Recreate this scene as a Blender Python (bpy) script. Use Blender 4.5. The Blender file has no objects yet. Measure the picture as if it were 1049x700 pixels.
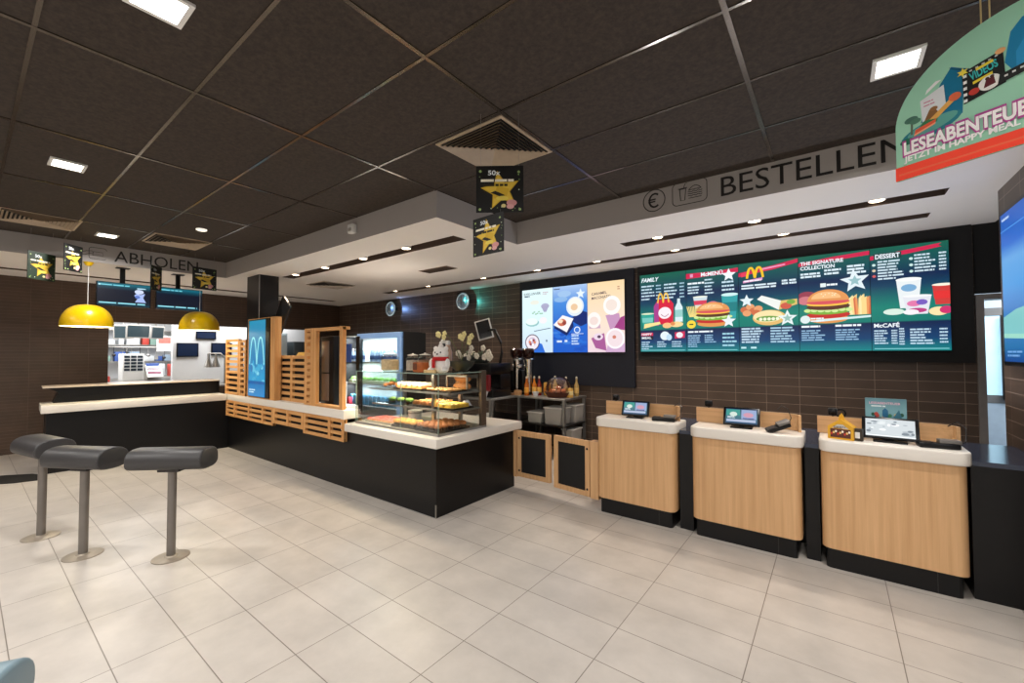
import bpy, bmesh, math, random
from mathutils import Vector, Matrix, Euler
random.seed(7)
PI = math.pi
SC = bpy.context.scene
COL = SC.collection

# ------------------------------------------------------------------ helpers
def lin(c):
    return tuple((v/255/12.92) if v/255 <= .04045 else ((v/255+.055)/1.055)**2.4 for v in c)

MATS = {}
def _new(name):
    m = bpy.data.materials.new(name); m.use_nodes = True
    nt = m.node_tree; b = nt.nodes['Principled BSDF']
    return m, nt, b

def pm(name, rgb, rough=.5, metal=0., var=.12, scale=14., emit=None, es=0., spec=.5, alpha=None):
    """principled with a faint noise mottling"""
    if name in MATS: return MATS[name]
    m, nt, b = _new(name)
    c = lin(rgb)
    tc = nt.nodes.new('ShaderNodeTexCoord'); nz = nt.nodes.new('ShaderNodeTexNoise')
    nz.inputs['Scale'].default_value = scale; nz.inputs['Detail'].default_value = 4
    mx = nt.nodes.new('ShaderNodeMix'); mx.data_type = 'RGBA'
    mx.inputs['A'].default_value = tuple(v*(1-var) for v in c)+(1,)
    mx.inputs['B'].default_value = tuple(min(1, v*(1+var)) for v in c)+(1,)
    nt.links.new(tc.outputs['Object'], nz.inputs['Vector'])
    nt.links.new(nz.outputs['Fac'], mx.inputs['Factor'])
    nt.links.new(mx.outputs['Result'], b.inputs['Base Color'])
    b.inputs['Roughness'].default_value = rough; b.inputs['Metallic'].default_value = metal
    b.inputs['Specular IOR Level'].default_value = spec
    if emit is not None:
        b.inputs['Emission Color'].default_value = lin(emit)+(1,); b.inputs['Emission Strength'].default_value = es
    MATS[name] = m
    return m

def wood(name, c1, c2, rough=.45, axis=2, fine=26.):
    if name in MATS: return MATS[name]
    m, nt, b = _new(name)
    tc = nt.nodes.new('ShaderNodeTexCoord'); mp = nt.nodes.new('ShaderNodeMapping')
    s = [fine]*3; s[axis] = .7
    mp.inputs['Scale'].default_value = s
    nz = nt.nodes.new('ShaderNodeTexNoise'); nz.inputs['Scale'].default_value = 1.6; nz.inputs['Detail'].default_value = 6; nz.inputs['Roughness'].default_value = .62
    rp = nt.nodes.new('ShaderNodeValToRGB')
    rp.color_ramp.elements[0].position = .3; rp.color_ramp.elements[0].color = lin(c1)+(1,)
    rp.color_ramp.elements[1].position = .7; rp.color_ramp.elements[1].color = lin(c2)+(1,)
    nt.links.new(tc.outputs['Object'], mp.inputs['Vector']); nt.links.new(mp.outputs['Vector'], nz.inputs['Vector'])
    nt.links.new(nz.outputs['Fac'], rp.inputs['Fac']); nt.links.new(rp.outputs['Color'], b.inputs['Base Color'])
    b.inputs['Roughness'].default_value = rough
    MATS[name] = m
    return m

def brick(name, c1, c2, grout, bw, bh, mortar, plane, off=(0, 0), rough=.4, mott=.15, bumpd=.3, fine=0.):
    """stack-bond tiles; plane gives the two object axes mapped to the tile's width and height"""
    if name in MATS: return MATS[name]
    m, nt, b = _new(name)
    tc = nt.nodes.new('ShaderNodeTexCoord'); sp = nt.nodes.new('ShaderNodeSeparateXYZ'); cb = nt.nodes.new('ShaderNodeCombineXYZ')
    nt.links.new(tc.outputs['Object'], sp.inputs[0])
    for i, a in enumerate(plane):
        ad = nt.nodes.new('ShaderNodeMath'); ad.operation = 'SUBTRACT'; ad.inputs[1].default_value = off[i]
        nt.links.new(sp.outputs['XYZ'.index(a)], ad.inputs[0]); nt.links.new(ad.outputs[0], cb.inputs[i])
    br = nt.nodes.new('ShaderNodeTexBrick')
    br.offset = 0; br.squash = 1
    br.inputs['Scale'].default_value = 1; br.inputs['Brick Width'].default_value = bw; br.inputs['Row Height'].default_value = bh
    br.inputs['Mortar Size'].default_value = mortar; br.inputs['Mortar Smooth'].default_value = .1; br.inputs['Bias'].default_value = 0
    br.inputs['Color1'].default_value = lin(c1)+(1,); br.inputs['Color2'].default_value = lin(c2)+(1,); br.inputs['Mortar'].default_value = lin(grout)+(1,)
    nt.links.new(cb.outputs[0], br.inputs['Vector'])
    nz = nt.nodes.new('ShaderNodeTexNoise'); nz.inputs['Scale'].default_value = 3.2; nz.inputs['Detail'].default_value = 7; nz.inputs['Roughness'].default_value = .6
    nt.links.new(tc.outputs['Object'], nz.inputs['Vector'])
    mr = nt.nodes.new('ShaderNodeMapRange'); mr.inputs['From Min'].default_value = .3; mr.inputs['From Max'].default_value = .7
    mr.inputs['To Min'].default_value = 1-mott; mr.inputs['To Max'].default_value = 1+mott
    nt.links.new(nz.outputs['Fac'], mr.inputs['Value'])
    mx = nt.nodes.new('ShaderNodeMix'); mx.data_type = 'RGBA'; mx.blend_type = 'MULTIPLY'; mx.inputs['Factor'].default_value = 1
    nt.links.new(br.outputs['Color'], mx.inputs['A']); nt.links.new(mr.outputs[0], mx.inputs['B'])
    nt.links.new(mx.outputs['Result'], b.inputs['Base Color'])
    bp = nt.nodes.new('ShaderNodeBump'); bp.inputs['Strength'].default_value = bumpd; bp.inputs['Distance'].default_value = .003; bp.invert = True
    nt.links.new(br.outputs['Fac'], bp.inputs['Height']); nt.links.new(bp.outputs['Normal'], b.inputs['Normal'])
    b.inputs['Roughness'].default_value = rough
    MATS[name] = m
    return m

def glass(name, tint=(251, 253, 252), a=.02, rough=.02, k=.4):
    if name in MATS: return MATS[name]
    m, nt, b = _new(name)
    out = nt.nodes['Material Output']
    tr = nt.nodes.new('ShaderNodeBsdfTransparent'); tr.inputs['Color'].default_value = lin(tint)+(1,)
    gl = nt.nodes.new('ShaderNodeBsdfGlossy'); gl.inputs['Roughness'].default_value = rough
    fr = nt.nodes.new('ShaderNodeFresnel'); fr.inputs['IOR'].default_value = 1.3
    ma = nt.nodes.new('ShaderNodeMath'); ma.operation = 'MULTIPLY_ADD'; ma.inputs[1].default_value = k; ma.inputs[2].default_value = a
    nt.links.new(fr.outputs[0], ma.inputs[0])
    ms = nt.nodes.new('ShaderNodeMixShader')
    nt.links.new(ma.outputs[0], ms.inputs[0]); nt.links.new(tr.outputs[0], ms.inputs[1]); nt.links.new(gl.outputs[0], ms.inputs[2])
    nt.links.new(ms.outputs[0], out.inputs['Surface'])
    nt.nodes.remove(b)
    MATS[name] = m
    return m

def artmat(name, es):
    if name in MATS: return MATS[name]
    m, nt, b = _new(name)
    at = nt.nodes.new('ShaderNodeAttribute'); at.attribute_name = 'Col'
    if es > 0:
        b.inputs['Base Color'].default_value = (.005, .005, .005, 1); b.inputs['Roughness'].default_value = .35
        nt.links.new(at.outputs['Color'], b.inputs['Emission Color']); b.inputs['Emission Strength'].default_value = es
    else:
        nt.links.new(at.outputs['Color'], b.inputs['Base Color']); b.inputs['Roughness'].default_value = .45
    MATS[name] = m
    return m

class MB:
    """collects shapes in one mesh"""
    def __init__(self): self.bm = bmesh.new()
    def _merge(self, b2):
        me = bpy.data.meshes.new('tmp'); b2.to_mesh(me); b2.free(); self.bm.from_mesh(me); bpy.data.meshes.remove(me); return self
    def box(self, x0, x1, y0, y1, z0, z1, bev=0., seg=2, rot=None, m=0):
        b = bmesh.new(); bmesh.ops.create_cube(b, size=1)
        bmesh.ops.scale(b, vec=(x1-x0, y1-y0, z1-z0), verts=b.verts)
        if bev > 0: bmesh.ops.bevel(b, geom=list(b.edges), offset=bev, segments=seg, affect='EDGES', profile=.5)
        if rot is not None: bmesh.ops.rotate(b, matrix=Euler(rot).to_matrix(), verts=b.verts)
        bmesh.ops.translate(b, vec=((x0+x1)/2, (y0+y1)/2, (z0+z1)/2), verts=b.verts)
        for f in b.faces: f.material_index = m
        return self._merge(b)
    def prism(self, pts, z0, z1, bev=0., axis='z', seg=2, m=0):
        b = bmesh.new()
        def P(p, z): return (p[0], p[1], z) if axis == 'z' else ((p[0], z, p[1]) if axis == 'y' else (z, p[0], p[1]))
        a = [b.verts.new(P(p, z0)) for p in pts]; f = b.faces.new(a)
        r = bmesh.ops.extrude_face_region(b, geom=[f])
        vs = [v for v in r['geom'] if isinstance(v, bmesh.types.BMVert)]
        d = {'z': (0, 0, z1-z0), 'y': (0, z1-z0, 0), 'x': (z1-z0, 0, 0)}[axis]
        bmesh.ops.translate(b, vec=d, verts=vs)
        bmesh.ops.recalc_face_normals(b, faces=b.faces)
        if bev > 0: bmesh.ops.bevel(b, geom=list(b.edges), offset=bev, segments=seg, affect='EDGES', profile=.5)
        for f in b.faces: f.material_index = m
        return self._merge(b)
    def lathe(self, prof, c=(0, 0, 0), seg=24, sy=1., close=True):
        b = bmesh.new(); rings = []
        for r, z in prof:
            if r < 1e-6: rings.append([b.verts.new((c[0], c[1], c[2]+z))])
            else: rings.append([b.verts.new((c[0]+r*math.cos(2*PI*i/seg), c[1]+sy*r*math.sin(2*PI*i/seg), c[2]+z)) for i in range(seg)])
        for A, B in zip(rings, rings[1:]):
            for i in range(seg):
                j = (i+1) % seg
                q = [A[0]] if len(A) == 1 else [A[i], A[j]]
                q += [B[0]] if len(B) == 1 else [B[j], B[i]]
                if len(q) >= 3: b.faces.new(q)
        if close:
            for R in (rings[0], rings[-1]):
                if len(R) > 1: b.faces.new(R)
        bmesh.ops.recalc_face_normals(b, faces=b.faces)
        return self._merge(b)
    def tube(self, pts, r, seg=10):
        b = bmesh.new(); pts = [Vector(p) for p in pts]; rings = []
        for i, p in enumerate(pts):
            t = (pts[min(i+1, len(pts)-1)]-pts[max(i-1, 0)]).normalized()
            u = t.cross(Vector((0, 0, 1)))
            if u.length < 1e-3: u = t.cross(Vector((1, 0, 0)))
            u.normalize(); v = t.cross(u)
            rr = r[i] if isinstance(r, (list, tuple)) else r
            rings.append([b.verts.new(p+rr*(math.cos(2*PI*k/seg)*u+math.sin(2*PI*k/seg)*v)) for k in range(seg)])
        for A, B in zip(rings, rings[1:]):
            for i in range(seg): b.faces.new((A[i], A[(i+1) % seg], B[(i+1) % seg], B[i]))
        b.faces.new(rings[0]); b.faces.new(rings[-1])
        bmesh.ops.recalc_face_normals(b, faces=b.faces)
        return self._merge(b)
    def ell(self, c, r, seg=18, rot=None):
        b = bmesh.new(); bmesh.ops.create_uvsphere(b, u_segments=seg, v_segments=max(6, seg//2), radius=1)
        bmesh.ops.scale(b, vec=r, verts=b.verts)
        if rot is not None: bmesh.ops.rotate(b, matrix=Euler(rot).to_matrix(), verts=b.verts)
        bmesh.ops.translate(b, vec=c, verts=b.verts)
        return self._merge(b)
    def torus(self, c, R, r, seg=20, sub=10, axis='z', sz=1.):
        b = bmesh.new(); rings = []
        for i in range(seg):
            a = 2*PI*i/seg; ring = []
            for k in range(sub):
                t = 2*PI*k/sub; x = (R+r*math.cos(t))*math.cos(a); y = (R+r*math.cos(t))*math.sin(a); z = r*math.sin(t)*sz
                p = (x, y, z) if axis == 'z' else ((x, z, y) if axis == 'y' else (z, x, y))
                ring.append(b.verts.new((c[0]+p[0], c[1]+p[1], c[2]+p[2])))
            rings.append(ring)
        for i in range(seg):
            A, B = rings[i], rings[(i+1) % seg]
            for k in range(sub): b.faces.new((A[k], A[(k+1) % sub], B[(k+1) % sub], B[k]))
        bmesh.ops.recalc_face_normals(b, faces=b.faces)
        return self._merge(b)
    def quad(self, *pts, m=0):
        f = self.bm.faces.new([self.bm.verts.new(p) for p in pts]); f.material_index = m; return self
    def build(self, name, mat, parent=None, loc=None, rot=None, smooth=True):
        me = bpy.data.meshes.new(name); bm = self.bm
        if smooth:
            for f in bm.faces: f.smooth = True
            for e in bm.edges:
                if len(e.link_faces) == 2 and e.calc_face_angle(0) > math.radians(38): e.smooth = False
        bm.to_mesh(me); bm.free()
        for x in (mat if isinstance(mat, (list, tuple)) else [mat]): me.materials.append(x)
        o = bpy.data.objects.new(name, me); COL.objects.link(o)
        if parent is not None: o.parent = parent
        if loc is not None: o.location = loc
        if rot is not None: o.rotation_euler = rot
        return o

def tag(o, label=None, cat=None, group=None, kind=None):
    if label: o['label'] = label
    if cat: o['category'] = cat
    if group: o['group'] = group
    if kind: o['kind'] = kind
    return o
def thing(name, label, cat, loc=(0, 0, 0), rotz=0., group=None, rot=None):
    o = bpy.data.objects.new(name, None); COL.objects.link(o); o.empty_display_size = .05
    o.location = loc; o.rotation_euler = rot if rot is not None else (0, 0, rotz)
    return tag(o, label, cat, group)
def struct(mb, name, mat, **k): return tag(mb.build(name, mat, **k), kind='structure')
def dup(root, loc, rotz=None, label=None, group=None):
    r = root.copy(); COL.objects.link(r); r.location = loc
    if rotz is not None: r.rotation_euler = (0, 0, rotz)
    if label: r['label'] = label
    if group: r['group'] = group
    for ch in list(root.children):
        c = ch.copy(); COL.objects.link(c); c.parent = r
        for g in list(ch.children):
            d = g.copy(); COL.objects.link(d); d.parent = c
    return r

# flat printed / displayed artwork -------------------------------------------------
def clip(P):
    for ax, lim, sg in ((0, 0, 1), (0, 1, -1), (1, 0, 1), (1, 1, -1)):
        Q = []
        for a, b in zip(P, P[1:]+P[:1]):
            da, db = sg*(a[ax]-lim), sg*(b[ax]-lim)
            if da >= 0: Q.append(a)
            if (da > 0 > db) or (da < 0 < db):
                t = da/(da-db); Q.append((a[0]+t*(b[0]-a[0]), a[1]+t*(b[1]-a[1])))
        P = Q
        if len(P) < 3: return []
    return P
class Art:
    def __init__(self, w, h, step=.00025): self.v = []; self.f = []; self.c = []; self.w = w; self.h = h; self.z = 0.; self.step = step
    def up(self): self.z += self.step
    def poly(self, pts, col, cols=None):
        if cols is None: pts = clip(pts)
        if len(pts) < 3: return self
        self.up(); i = len(self.v)
        self.v += [(x*self.w, y*self.h, self.z) for x, y in pts]; self.f.append(list(range(i, i+len(pts))))
        self.c.append([lin(k) for k in cols] if cols else [lin(col)]*len(pts)); return self
    def rect(self, x0, y0, x1, y1, col, top=None):
        return self.poly([(x0, y0), (x1, y0), (x1, y1), (x0, y1)], col, [col, col, top, top] if top else None)
    def grad(self, stops):
        for (y0, a), (y1, b) in zip(stops, stops[1:]):
            z = self.z; self.rect(0, y0, 1, y1, a, b); self.z = z
        self.up(); return self
    def disc(self, x, y, rx, ry, col, n=22, a0=0, a1=2*PI, rot=0.):
        P = []
        for k in range(n):
            t = a0+(a1-a0)*k/n if a1-a0 > 6.2 else a0+(a1-a0)*k/(n-1)
            px, py = rx*math.cos(t)*self.w, ry*math.sin(t)*self.h
            P.append((x+(px*math.cos(rot)-py*math.sin(rot))/self.w, y+(px*math.sin(rot)+py*math.cos(rot))/self.h))
        return self.poly(P, col)
    def star(self, x, y, r, col, rot=0., inner=.45, n=5):
        P = []
        for k in range(2*n):
            rr = r if k % 2 == 0 else r*inner; t = PI/2+PI*k/n+rot
            P.append((x+rr*math.cos(t)/self.w, y+rr*math.sin(t)/self.h))
        return self.poly(P, col)
    def path(self, pts, wd, col):
        """constant-width stroke, wd in metres"""
        self.up(); P = [Vector((x*self.w, y*self.h)) for x, y in pts]; L = []; R = []
        for i, p in enumerate(P):
            t = (P[min(i+1, len(P)-1)]-P[max(i-1, 0)]); t = t.normalized() if t.length else Vector((1, 0)); n = Vector((-t.y, t.x))*wd/2
            L.append(p+n); R.append(p-n)
        i = len(self.v); self.v += [(q.x, q.y, self.z) for q in L]+[(q.x, q.y, self.z) for q in R]; n = len(P)
        for k in range(n-1):
            self.f.append([i+k, i+n+k, i+n+k+1, i+k+1]); self.c.append([lin(col)]*4)
        return self
    def text(self, s, x, y, h, col, w=None, rot=0., off=0., shear=0.):
        """lettering, cap height h (fraction of the height), fitted to width w (fraction of the width)"""
        cu = bpy.data.curves.new('t', 'FONT'); cu.body = s; cu.size = 1; cu.offset = off; cu.shear = shear; cu.resolution_u = 3
        ob = bpy.data.objects.new('t', cu); me = bpy.data.meshes.new_from_object(ob)
        xs = [v.co.x for v in me.vertices]; ys = [v.co.y for v in me.vertices]
        x0, x1, y0, y1 = min(xs), max(xs), 0., .69
        sy = h*self.h/(y1-y0); sx = sy if w is None else w*self.w/(x1-x0)
        self.up(); i = len(self.v); cr, sr = math.cos(rot), math.sin(rot)
        for v in me.vertices:
            px, py = (v.co.x-x0)*sx, (v.co.y-y0)*sy
            self.v.append((x*self.w+px*cr-py*sr, y*self.h+px*sr+py*cr, self.z))
        for p in me.polygons:
            self.f.append([i+k for k in p.vertices]); self.c.append([lin(col)]*len(p.vertices))
        bpy.data.objects.remove(ob); bpy.data.curves.remove(cu); bpy.data.meshes.remove(me); return self
    def lines(self, x, y, w, n, dy, h, col, seed=0, ragged=.4):
        """small print too fine to read"""
        r = random.Random(seed)
        for k in range(n):
            ww = w*(1-ragged*r.random()); z = self.z; px = x
            while px < x+ww:
                l = min(w*.34*(.3+r.random()), x+ww-px); self.z = z; self.rect(px, y-k*dy, px+l, y-k*dy+h, col); px += l+w*.035
        return self
    def build(self, name, mat, parent=None, loc=(0, 0, 0), rot=(0, 0, 0)):
        me = bpy.data.meshes.new(name); me.from_pydata(self.v, [], self.f)
        a = me.color_attributes.new('Col', 'FLOAT_COLOR', 'CORNER'); k = 0
        for cs in self.c:
            for c in cs: a.data[k].color = c+(1,); k += 1
        me.materials.append(mat)
        o = bpy.data.objects.new(name, me); COL.objects.link(o); o.location = loc; o.rotation_euler = rot
        if parent is not None: o.parent = parent
        return o

def arches(a, x, y, w, h, wd, col):
    """two tall rounded arches side by side forming an M"""
    for s in (0, 1):
        cx = x+w*(.25+.5*s); P = []
        for k in range(25):
            t = -1+2*k/24
            P.append((cx+w*.25*t, y+h*(1-abs(t)**2.6)))
        a.path(P, wd, col)

def burger(a, x, y, w, h, seed=1):
    r = random.Random(seed)
    a.disc(x, y-h*.36, w*.46, h*.13, (225, 150, 80)); a.disc(x, y-h*.25, w*.5, h*.1, (196, 42, 40))
    a.disc(x, y-h*.13, w*.53, h*.11, (120, 175, 60))
    for k in range(7): a.disc(x-w*.48+w*.16*k, y-h*.12+r.uniform(-.02, .02)*h, w*.08, h*.05, (205, 232, 150))
    a.disc(x, y-h*.01, w*.5, h*.1, (92, 50, 34)); a.disc(x, y+h*.07, w*.5, h*.07, (245, 196, 70)); a.disc(x, y+h*.12, w*.5, h*.07, (215, 80, 90))
    a.disc(x, y+h*.15, w*.48, h*.33, (226, 150, 84), a0=0, a1=PI); a.disc(x-w*.04, y+h*.22, w*.34, h*.2, (246, 190, 130), a0=0, a1=PI)
    for k in range(9): a.disc(x+r.uniform(-.3, .3)*w, y+h*(.28+r.uniform(0, .1)), w*.015, h*.014, (255, 240, 210), n=6)

def cup(a, x, y, w, h, col, rim=(240, 245, 250), band=None):
    a.poly([(x-w*.36, y), (x+w*.36, y), (x+w*.5, y+h), (x-w*.5, y+h)], col)
    if band: a.poly([(x-w*.42, y+h*.3), (x+w*.42, y+h*.3), (x+w*.46, y+h*.68), (x-w*.46, y+h*.68)], band)
    a.disc(x, y+h, w*.52, h*.07, rim)

# ------------------------------------------------------------------ materials
M_floor = brick('floor_tile', (197, 190, 182), (191, 184, 176), (128, 119, 110), .6203, .2991, .0026, 'XY', (-.3728, 1.378-.2991*20), rough=.34, mott=.11, bumpd=.25)
M_wall_x = brick('wall_tile_back', (86, 71, 61), (76, 63, 54), (150, 132, 118), .335, .104, .0022, 'XZ', (-12.05, 0), rough=.38)
M_wall_y = brick('wall_tile_side', (86, 71, 61), (76, 63, 54), (150, 132, 118), .335, .104, .0022, 'YZ', (-6.03, 0), rough=.38)
M_wall_k = brick('wall_tile_kitchen', (76, 58, 46), (69, 53, 42), (100, 84, 71), .335, .052, .0018, 'YZ', (-6.03, 0), rough=.38)
M_paint = pm('white_paint', (232, 228, 224), .7, var=.03, scale=3)
M_greywall = pm('grey_paint', (170, 165, 160), .8, var=.03, scale=3)
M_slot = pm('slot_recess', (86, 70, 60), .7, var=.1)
M_tbar = pm('ceiling_bar_metal', (122, 114, 106), .22, .9, var=.1, scale=5)
M_black = pm('black_laminate', (13, 12, 13), .36, var=.25, scale=3, spec=.3)
M_blacksat = pm('black_satin', (11, 11, 13), .3, var=.2, spec=.35)
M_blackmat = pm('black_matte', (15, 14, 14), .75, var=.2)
M_white = pm('white_solid_surface', (232, 226, 217), .3, var=.03, scale=6)
M_steel = pm('brushed_steel', (178, 175, 170), .28, 1., var=.12, scale=30)
M_steelm = pm('dull_steel', (165, 165, 165), .42, .9, var=.12, scale=30)
M_darksteel = pm('dark_steel', (70, 68, 68), .35, .9, var=.12, scale=30)
M_oak = wood('oak_veneer', (200, 154, 106), (222, 178, 130), .42)
M_oakh = wood('oak_veneer_level', (200, 154, 106), (222, 178, 130), .42, axis=0)
M_pal = wood('pallet_wood_level', (184, 124, 66), (224, 172, 110), .6, axis=0, fine=20)
M_palv = wood('pallet_wood_upright', (184, 124, 66), (224, 172, 110), .6, axis=2, fine=20)
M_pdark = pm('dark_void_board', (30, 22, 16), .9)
M_vinyl = pm('charcoal_vinyl', (56, 55, 56), .42, var=.1, scale=9)
M_vinylb = pm('blue_grey_vinyl', (120, 144, 156), .4, var=.06, scale=6)
M_pole = pm('brushed_pole', (132, 127, 122), .38, .75, var=.1, scale=20)
M_yel = pm('yellow_lacquer', (226, 184, 6), .28, var=.03)
M_inner = pm('lamp_inner_white', (255, 250, 225), .6, emit=(255, 236, 180), es=2.2)
M_glass = glass('clear_glass')
M_glassb = glass('clear_glass_green_edge', (243, 250, 247))
M_dome = glass('dome_plastic', (244, 244, 244), .10, .08, .9)
M_led = pm('led_panel', (255, 252, 245), .5, emit=(255, 247, 235), es=14.)
M_spot = pm('spot_lens', (255, 240, 220), .5, emit=(255, 226, 190), es=16.)
M_screen = artmat('screen_picture', .92)
M_print = artmat('printed_card', 0)
M_sticker = pm('black_vinyl_lettering', (26, 24, 24), .5)
M_plast = pm('grey_plastic', (166, 163, 158), .5, var=.05)
M_wht = pm('white_plastic', (228, 228, 226), .45, var=.03)
M_red = pm('red_cloth', (190, 22, 28), .8, var=.15)
M_plush = pm('white_plush', (240, 236, 232), .95, var=.06, scale=60)
M_blueglow = pm('blue_lit_frame', (120, 150, 185), .4, emit=(110, 150, 205), es=.35)

def ceiling_mat():
    m, nt, b = _new('dark_ceiling_tile')
    tc = nt.nodes.new('ShaderNodeTexCoord'); nz = nt.nodes.new('ShaderNodeTexNoise'); nz.inputs['Scale'].default_value = 42; nz.inputs['Detail'].default_value = 5; nz.inputs['Roughness'].default_value = .7
    rp = nt.nodes.new('ShaderNodeValToRGB'); rp.color_ramp.elements[0].position = .36; rp.color_ramp.elements[0].color = lin((42, 35, 30))+(1,)
    rp.color_ramp.elements[1].position = .66; rp.color_ramp.elements[1].color = lin((64, 54, 46))+(1,)
    nt.links.new(tc.outputs['Object'], nz.inputs['Vector']); nt.links.new(nz.outputs['Fac'], rp.inputs['Fac']); nt.links.new(rp.outputs['Color'], b.inputs['Base Color'])
    b.inputs['Roughness'].default_value = .85
    return m
M_ceil = ceiling_mat()

# ------------------------------------------------------------------ camera
yaw, pit, rol = .651938629, .0273406, .00335237
f_ = Vector((-math.sin(yaw)*math.cos(pit), math.cos(yaw)*math.cos(pit), math.sin(pit)))
r_ = Vector((math.cos(yaw), math.sin(yaw), 0)); d_ = -r_.cross(f_)
r2 = math.cos(rol)*r_+math.sin(rol)*d_; d2 = -math.sin(rol)*r_+math.cos(rol)*d_
cam = bpy.data.cameras.new('camera'); co = bpy.data.objects.new('camera', cam); COL.objects.link(co)
mt = Matrix.Identity(4)
for i in range(3): mt[i][0] = r2[i]; mt[i][1] = -d2[i]; mt[i][2] = -f_[i]
mt[2][3] = 1.55
co.matrix_world = mt
cam.sensor_width = 36; cam.sensor_fit = 'HORIZONTAL'; cam.lens = 431.383/1049*36; cam.clip_start = .02
SC.camera = co
SC.view_settings.view_transform = 'Standard'; SC.view_settings.look = 'None'; SC.view_settings.exposure = .22

# ------------------------------------------------------------------ setting
ZC, S = 3.036, 2.785
struct(MB().quad((-15, -5, 0), (6, -5, 0), (6, 7.5, 0), (-15, 7.5, 0)), 'floor', M_floor)
struct(MB().box(-15, 6, -5, 7.5, ZC, ZC+.1), 'ceiling', M_ceil)
# metal bars between the ceiling tiles
g = MB()
for k in range(-5, 6):
    x = -.345+1.2525*k
    if -7.8 < x < 5.9: g.box(x-.012, x+.012, -5, 2.595 if x < -2.9 else 3.81, ZC-.006, ZC)
for k in range(-9, 7):
    y = .174+.604*k
    if y < 3.75: g.box(-7.83 if y < 2.58 else -2.83, 5.95 if y < 3.25 else 1.03, y-.009, y+.009, ZC-.005, ZC)
struct(g, 'trim_1', M_tbar)
# dropped soffit with slots
slots = [(-1.90, .72, 4.50, 4.68), (-7.3, .71, 5.20, 5.37), (-7.05, -3.15, 3.12, 3.31), (-9.46, -9.29, -2.5, 5.36)]
def inL(x, y):
    return (y > 3.82 and -2.84 < x < 1.25) or (y > 2.60 and -7.84 < x <= -2.84) or (x <= -7.84 and y > -5)
xs = sorted({-10.2, -7.84, -2.84, 1.25}|{v for s in slots for v in s[:2]}); ys = sorted({-5, 2.60, 3.82, 5.97}|{v for s in slots for v in s[2:]})
sb = MB()
for x0, x1 in zip(xs, xs[1:]):
    for y0, y1 in zip(ys, ys[1:]):
        cx, cy = (x0+x1)/2, (y0+y1)/2
        if not inL(cx, cy): continue
        if any(s[0] < cx < s[1] and s[2] < cy < s[3] for s in slots): continue
        sb.quad((x0, y0, S), (x0, y1, S), (x1, y1, S), (x1, y0, S))
for a, b_ in [((1.25, 3.82), (-2.84, 3.82)), ((-2.84, 3.82), (-2.84, 2.60)), ((-2.84, 2.60), (-7.84, 2.60)), ((-7.84, 2.60), (-7.84, -5))]:
    sb.quad((*a, S), (*a, ZC), (*b_, ZC), (*b_, S), m=2)
for x0, x1, y0, y1 in slots:
    t = S+.11
    sb.quad((x0, y0, S), (x1, y0, S), (x1, y0, t), (x0, y0, t), m=1).quad((x0, y1, S), (x0, y1, t), (x1, y1, t), (x1, y1, S), m=1)
    sb.quad((x0, y0, S), (x0, y0, t), (x0, y1, t), (x0, y1, S), m=1).quad((x1, y0, S), (x1, y1, S), (x1, y1, t), (x1, y0, t), m=1)
    sb.quad((x0, y0, t), (x1, y0, t), (x1, y1, t), (x0, y1, t), m=1)
struct(sb, 'soffit', [M_paint, M_slot, pm('fascia_grey', (166, 161, 158), .7, var=.03, scale=3)], smooth=False)
# walls
wb = MB().box(-10.2, 1.10, 5.97, 6.12, 0, ZC).box(1.95, 3.0, 5.97, 6.12, 0, ZC)
struct(wb, 'wall_back', M_wall_x)
struct(MB().box(1.10, 1.95, 5.968, 6.12, 2.12, ZC), 'wall_lintel', M_blackmat)  # shade on the wall above the door put in as black colour
wl = MB().box(-10.35, -10.2, -5, 1.59, 0, ZC).box(-10.35, -10.2, 1.59, 5.15, 0, .88).box(-10.35, -10.2, 1.59, 5.15, 2.13, ZC).box(-10.35, -10.2, 5.15, 6.12, 0, ZC)
struct(wl, 'wall_left', M_wall_k)
struct(MB().box(1.03, 1.2, 3.3, 4.83, 0, ZC), 'wall_right', M_wall_y)
struct(MB().box(1.2, 6, 3.3, 3.45, 0, ZC), 'wall_corner', M_greywall)
struct(MB().box(6, 6.15, -5, 3.45, 0, ZC), 'wall_side', M_greywall)
struct(MB().box(-10.35, 6.15, -5.15, -5, 0, ZC), 'wall_front', M_greywall)
# narrow staff door in the back wall and the bright passage behind it
dr = thing('door_1', None, None, (1.10, 5.97, 0)); dr['kind'] = 'structure'
M_frame = pm('grey_door_frame', (122, 118, 115), .5)
fr = MB().box(0, .055, -.03, .16, 0, 2.10).box(.055, .82, -.03, .16, 2.05, 2.10).box(.80, .85, -.03, .16, 0, 2.10)
fr.build('frame', M_frame, dr)
pas = MB().quad((1.0, 8.0, 0), (3.6, 8.0, 0), (3.6, 8.0, 2.6), (1.0, 8.0, 2.6)).quad((3.6, 6.12, 0), (3.6, 8, 0), (3.6, 8, 2.6), (3.6, 6.12, 2.6)).quad((1.0, 6.12, 0), (1.0, 8, 0), (1.0, 8, 2.6), (1.0, 6.12, 2.6)).quad((1.0, 6.12, 2.6), (3.6, 6.12, 2.6), (3.6, 8, 2.6), (1.0, 8, 2.6))
struct(pas, 'wall_passage', pm('cool_white_paint', (214, 224, 232), .7, var=.03))
struct(MB().quad((1.0, 6.12, .002), (3.6, 6.12, .002), (3.6, 8, .002), (1.0, 8, .002)), 'floor_passage', pm('blue_grey_floor', (120, 132, 146), .5))
d2o = thing('door_2', None, None, (1.30, 7.9, 0)); d2o['kind'] = 'structure'
MB().box(.36, .40, -.05, -.02, .95, 2.0).build('pull_handle', M_darksteel, d2o)
MB().box(0, .9, 0, .04, 0, .95).build('panel', pm('pale_door_panel', (200, 212, 222), .5), d2o)
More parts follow.
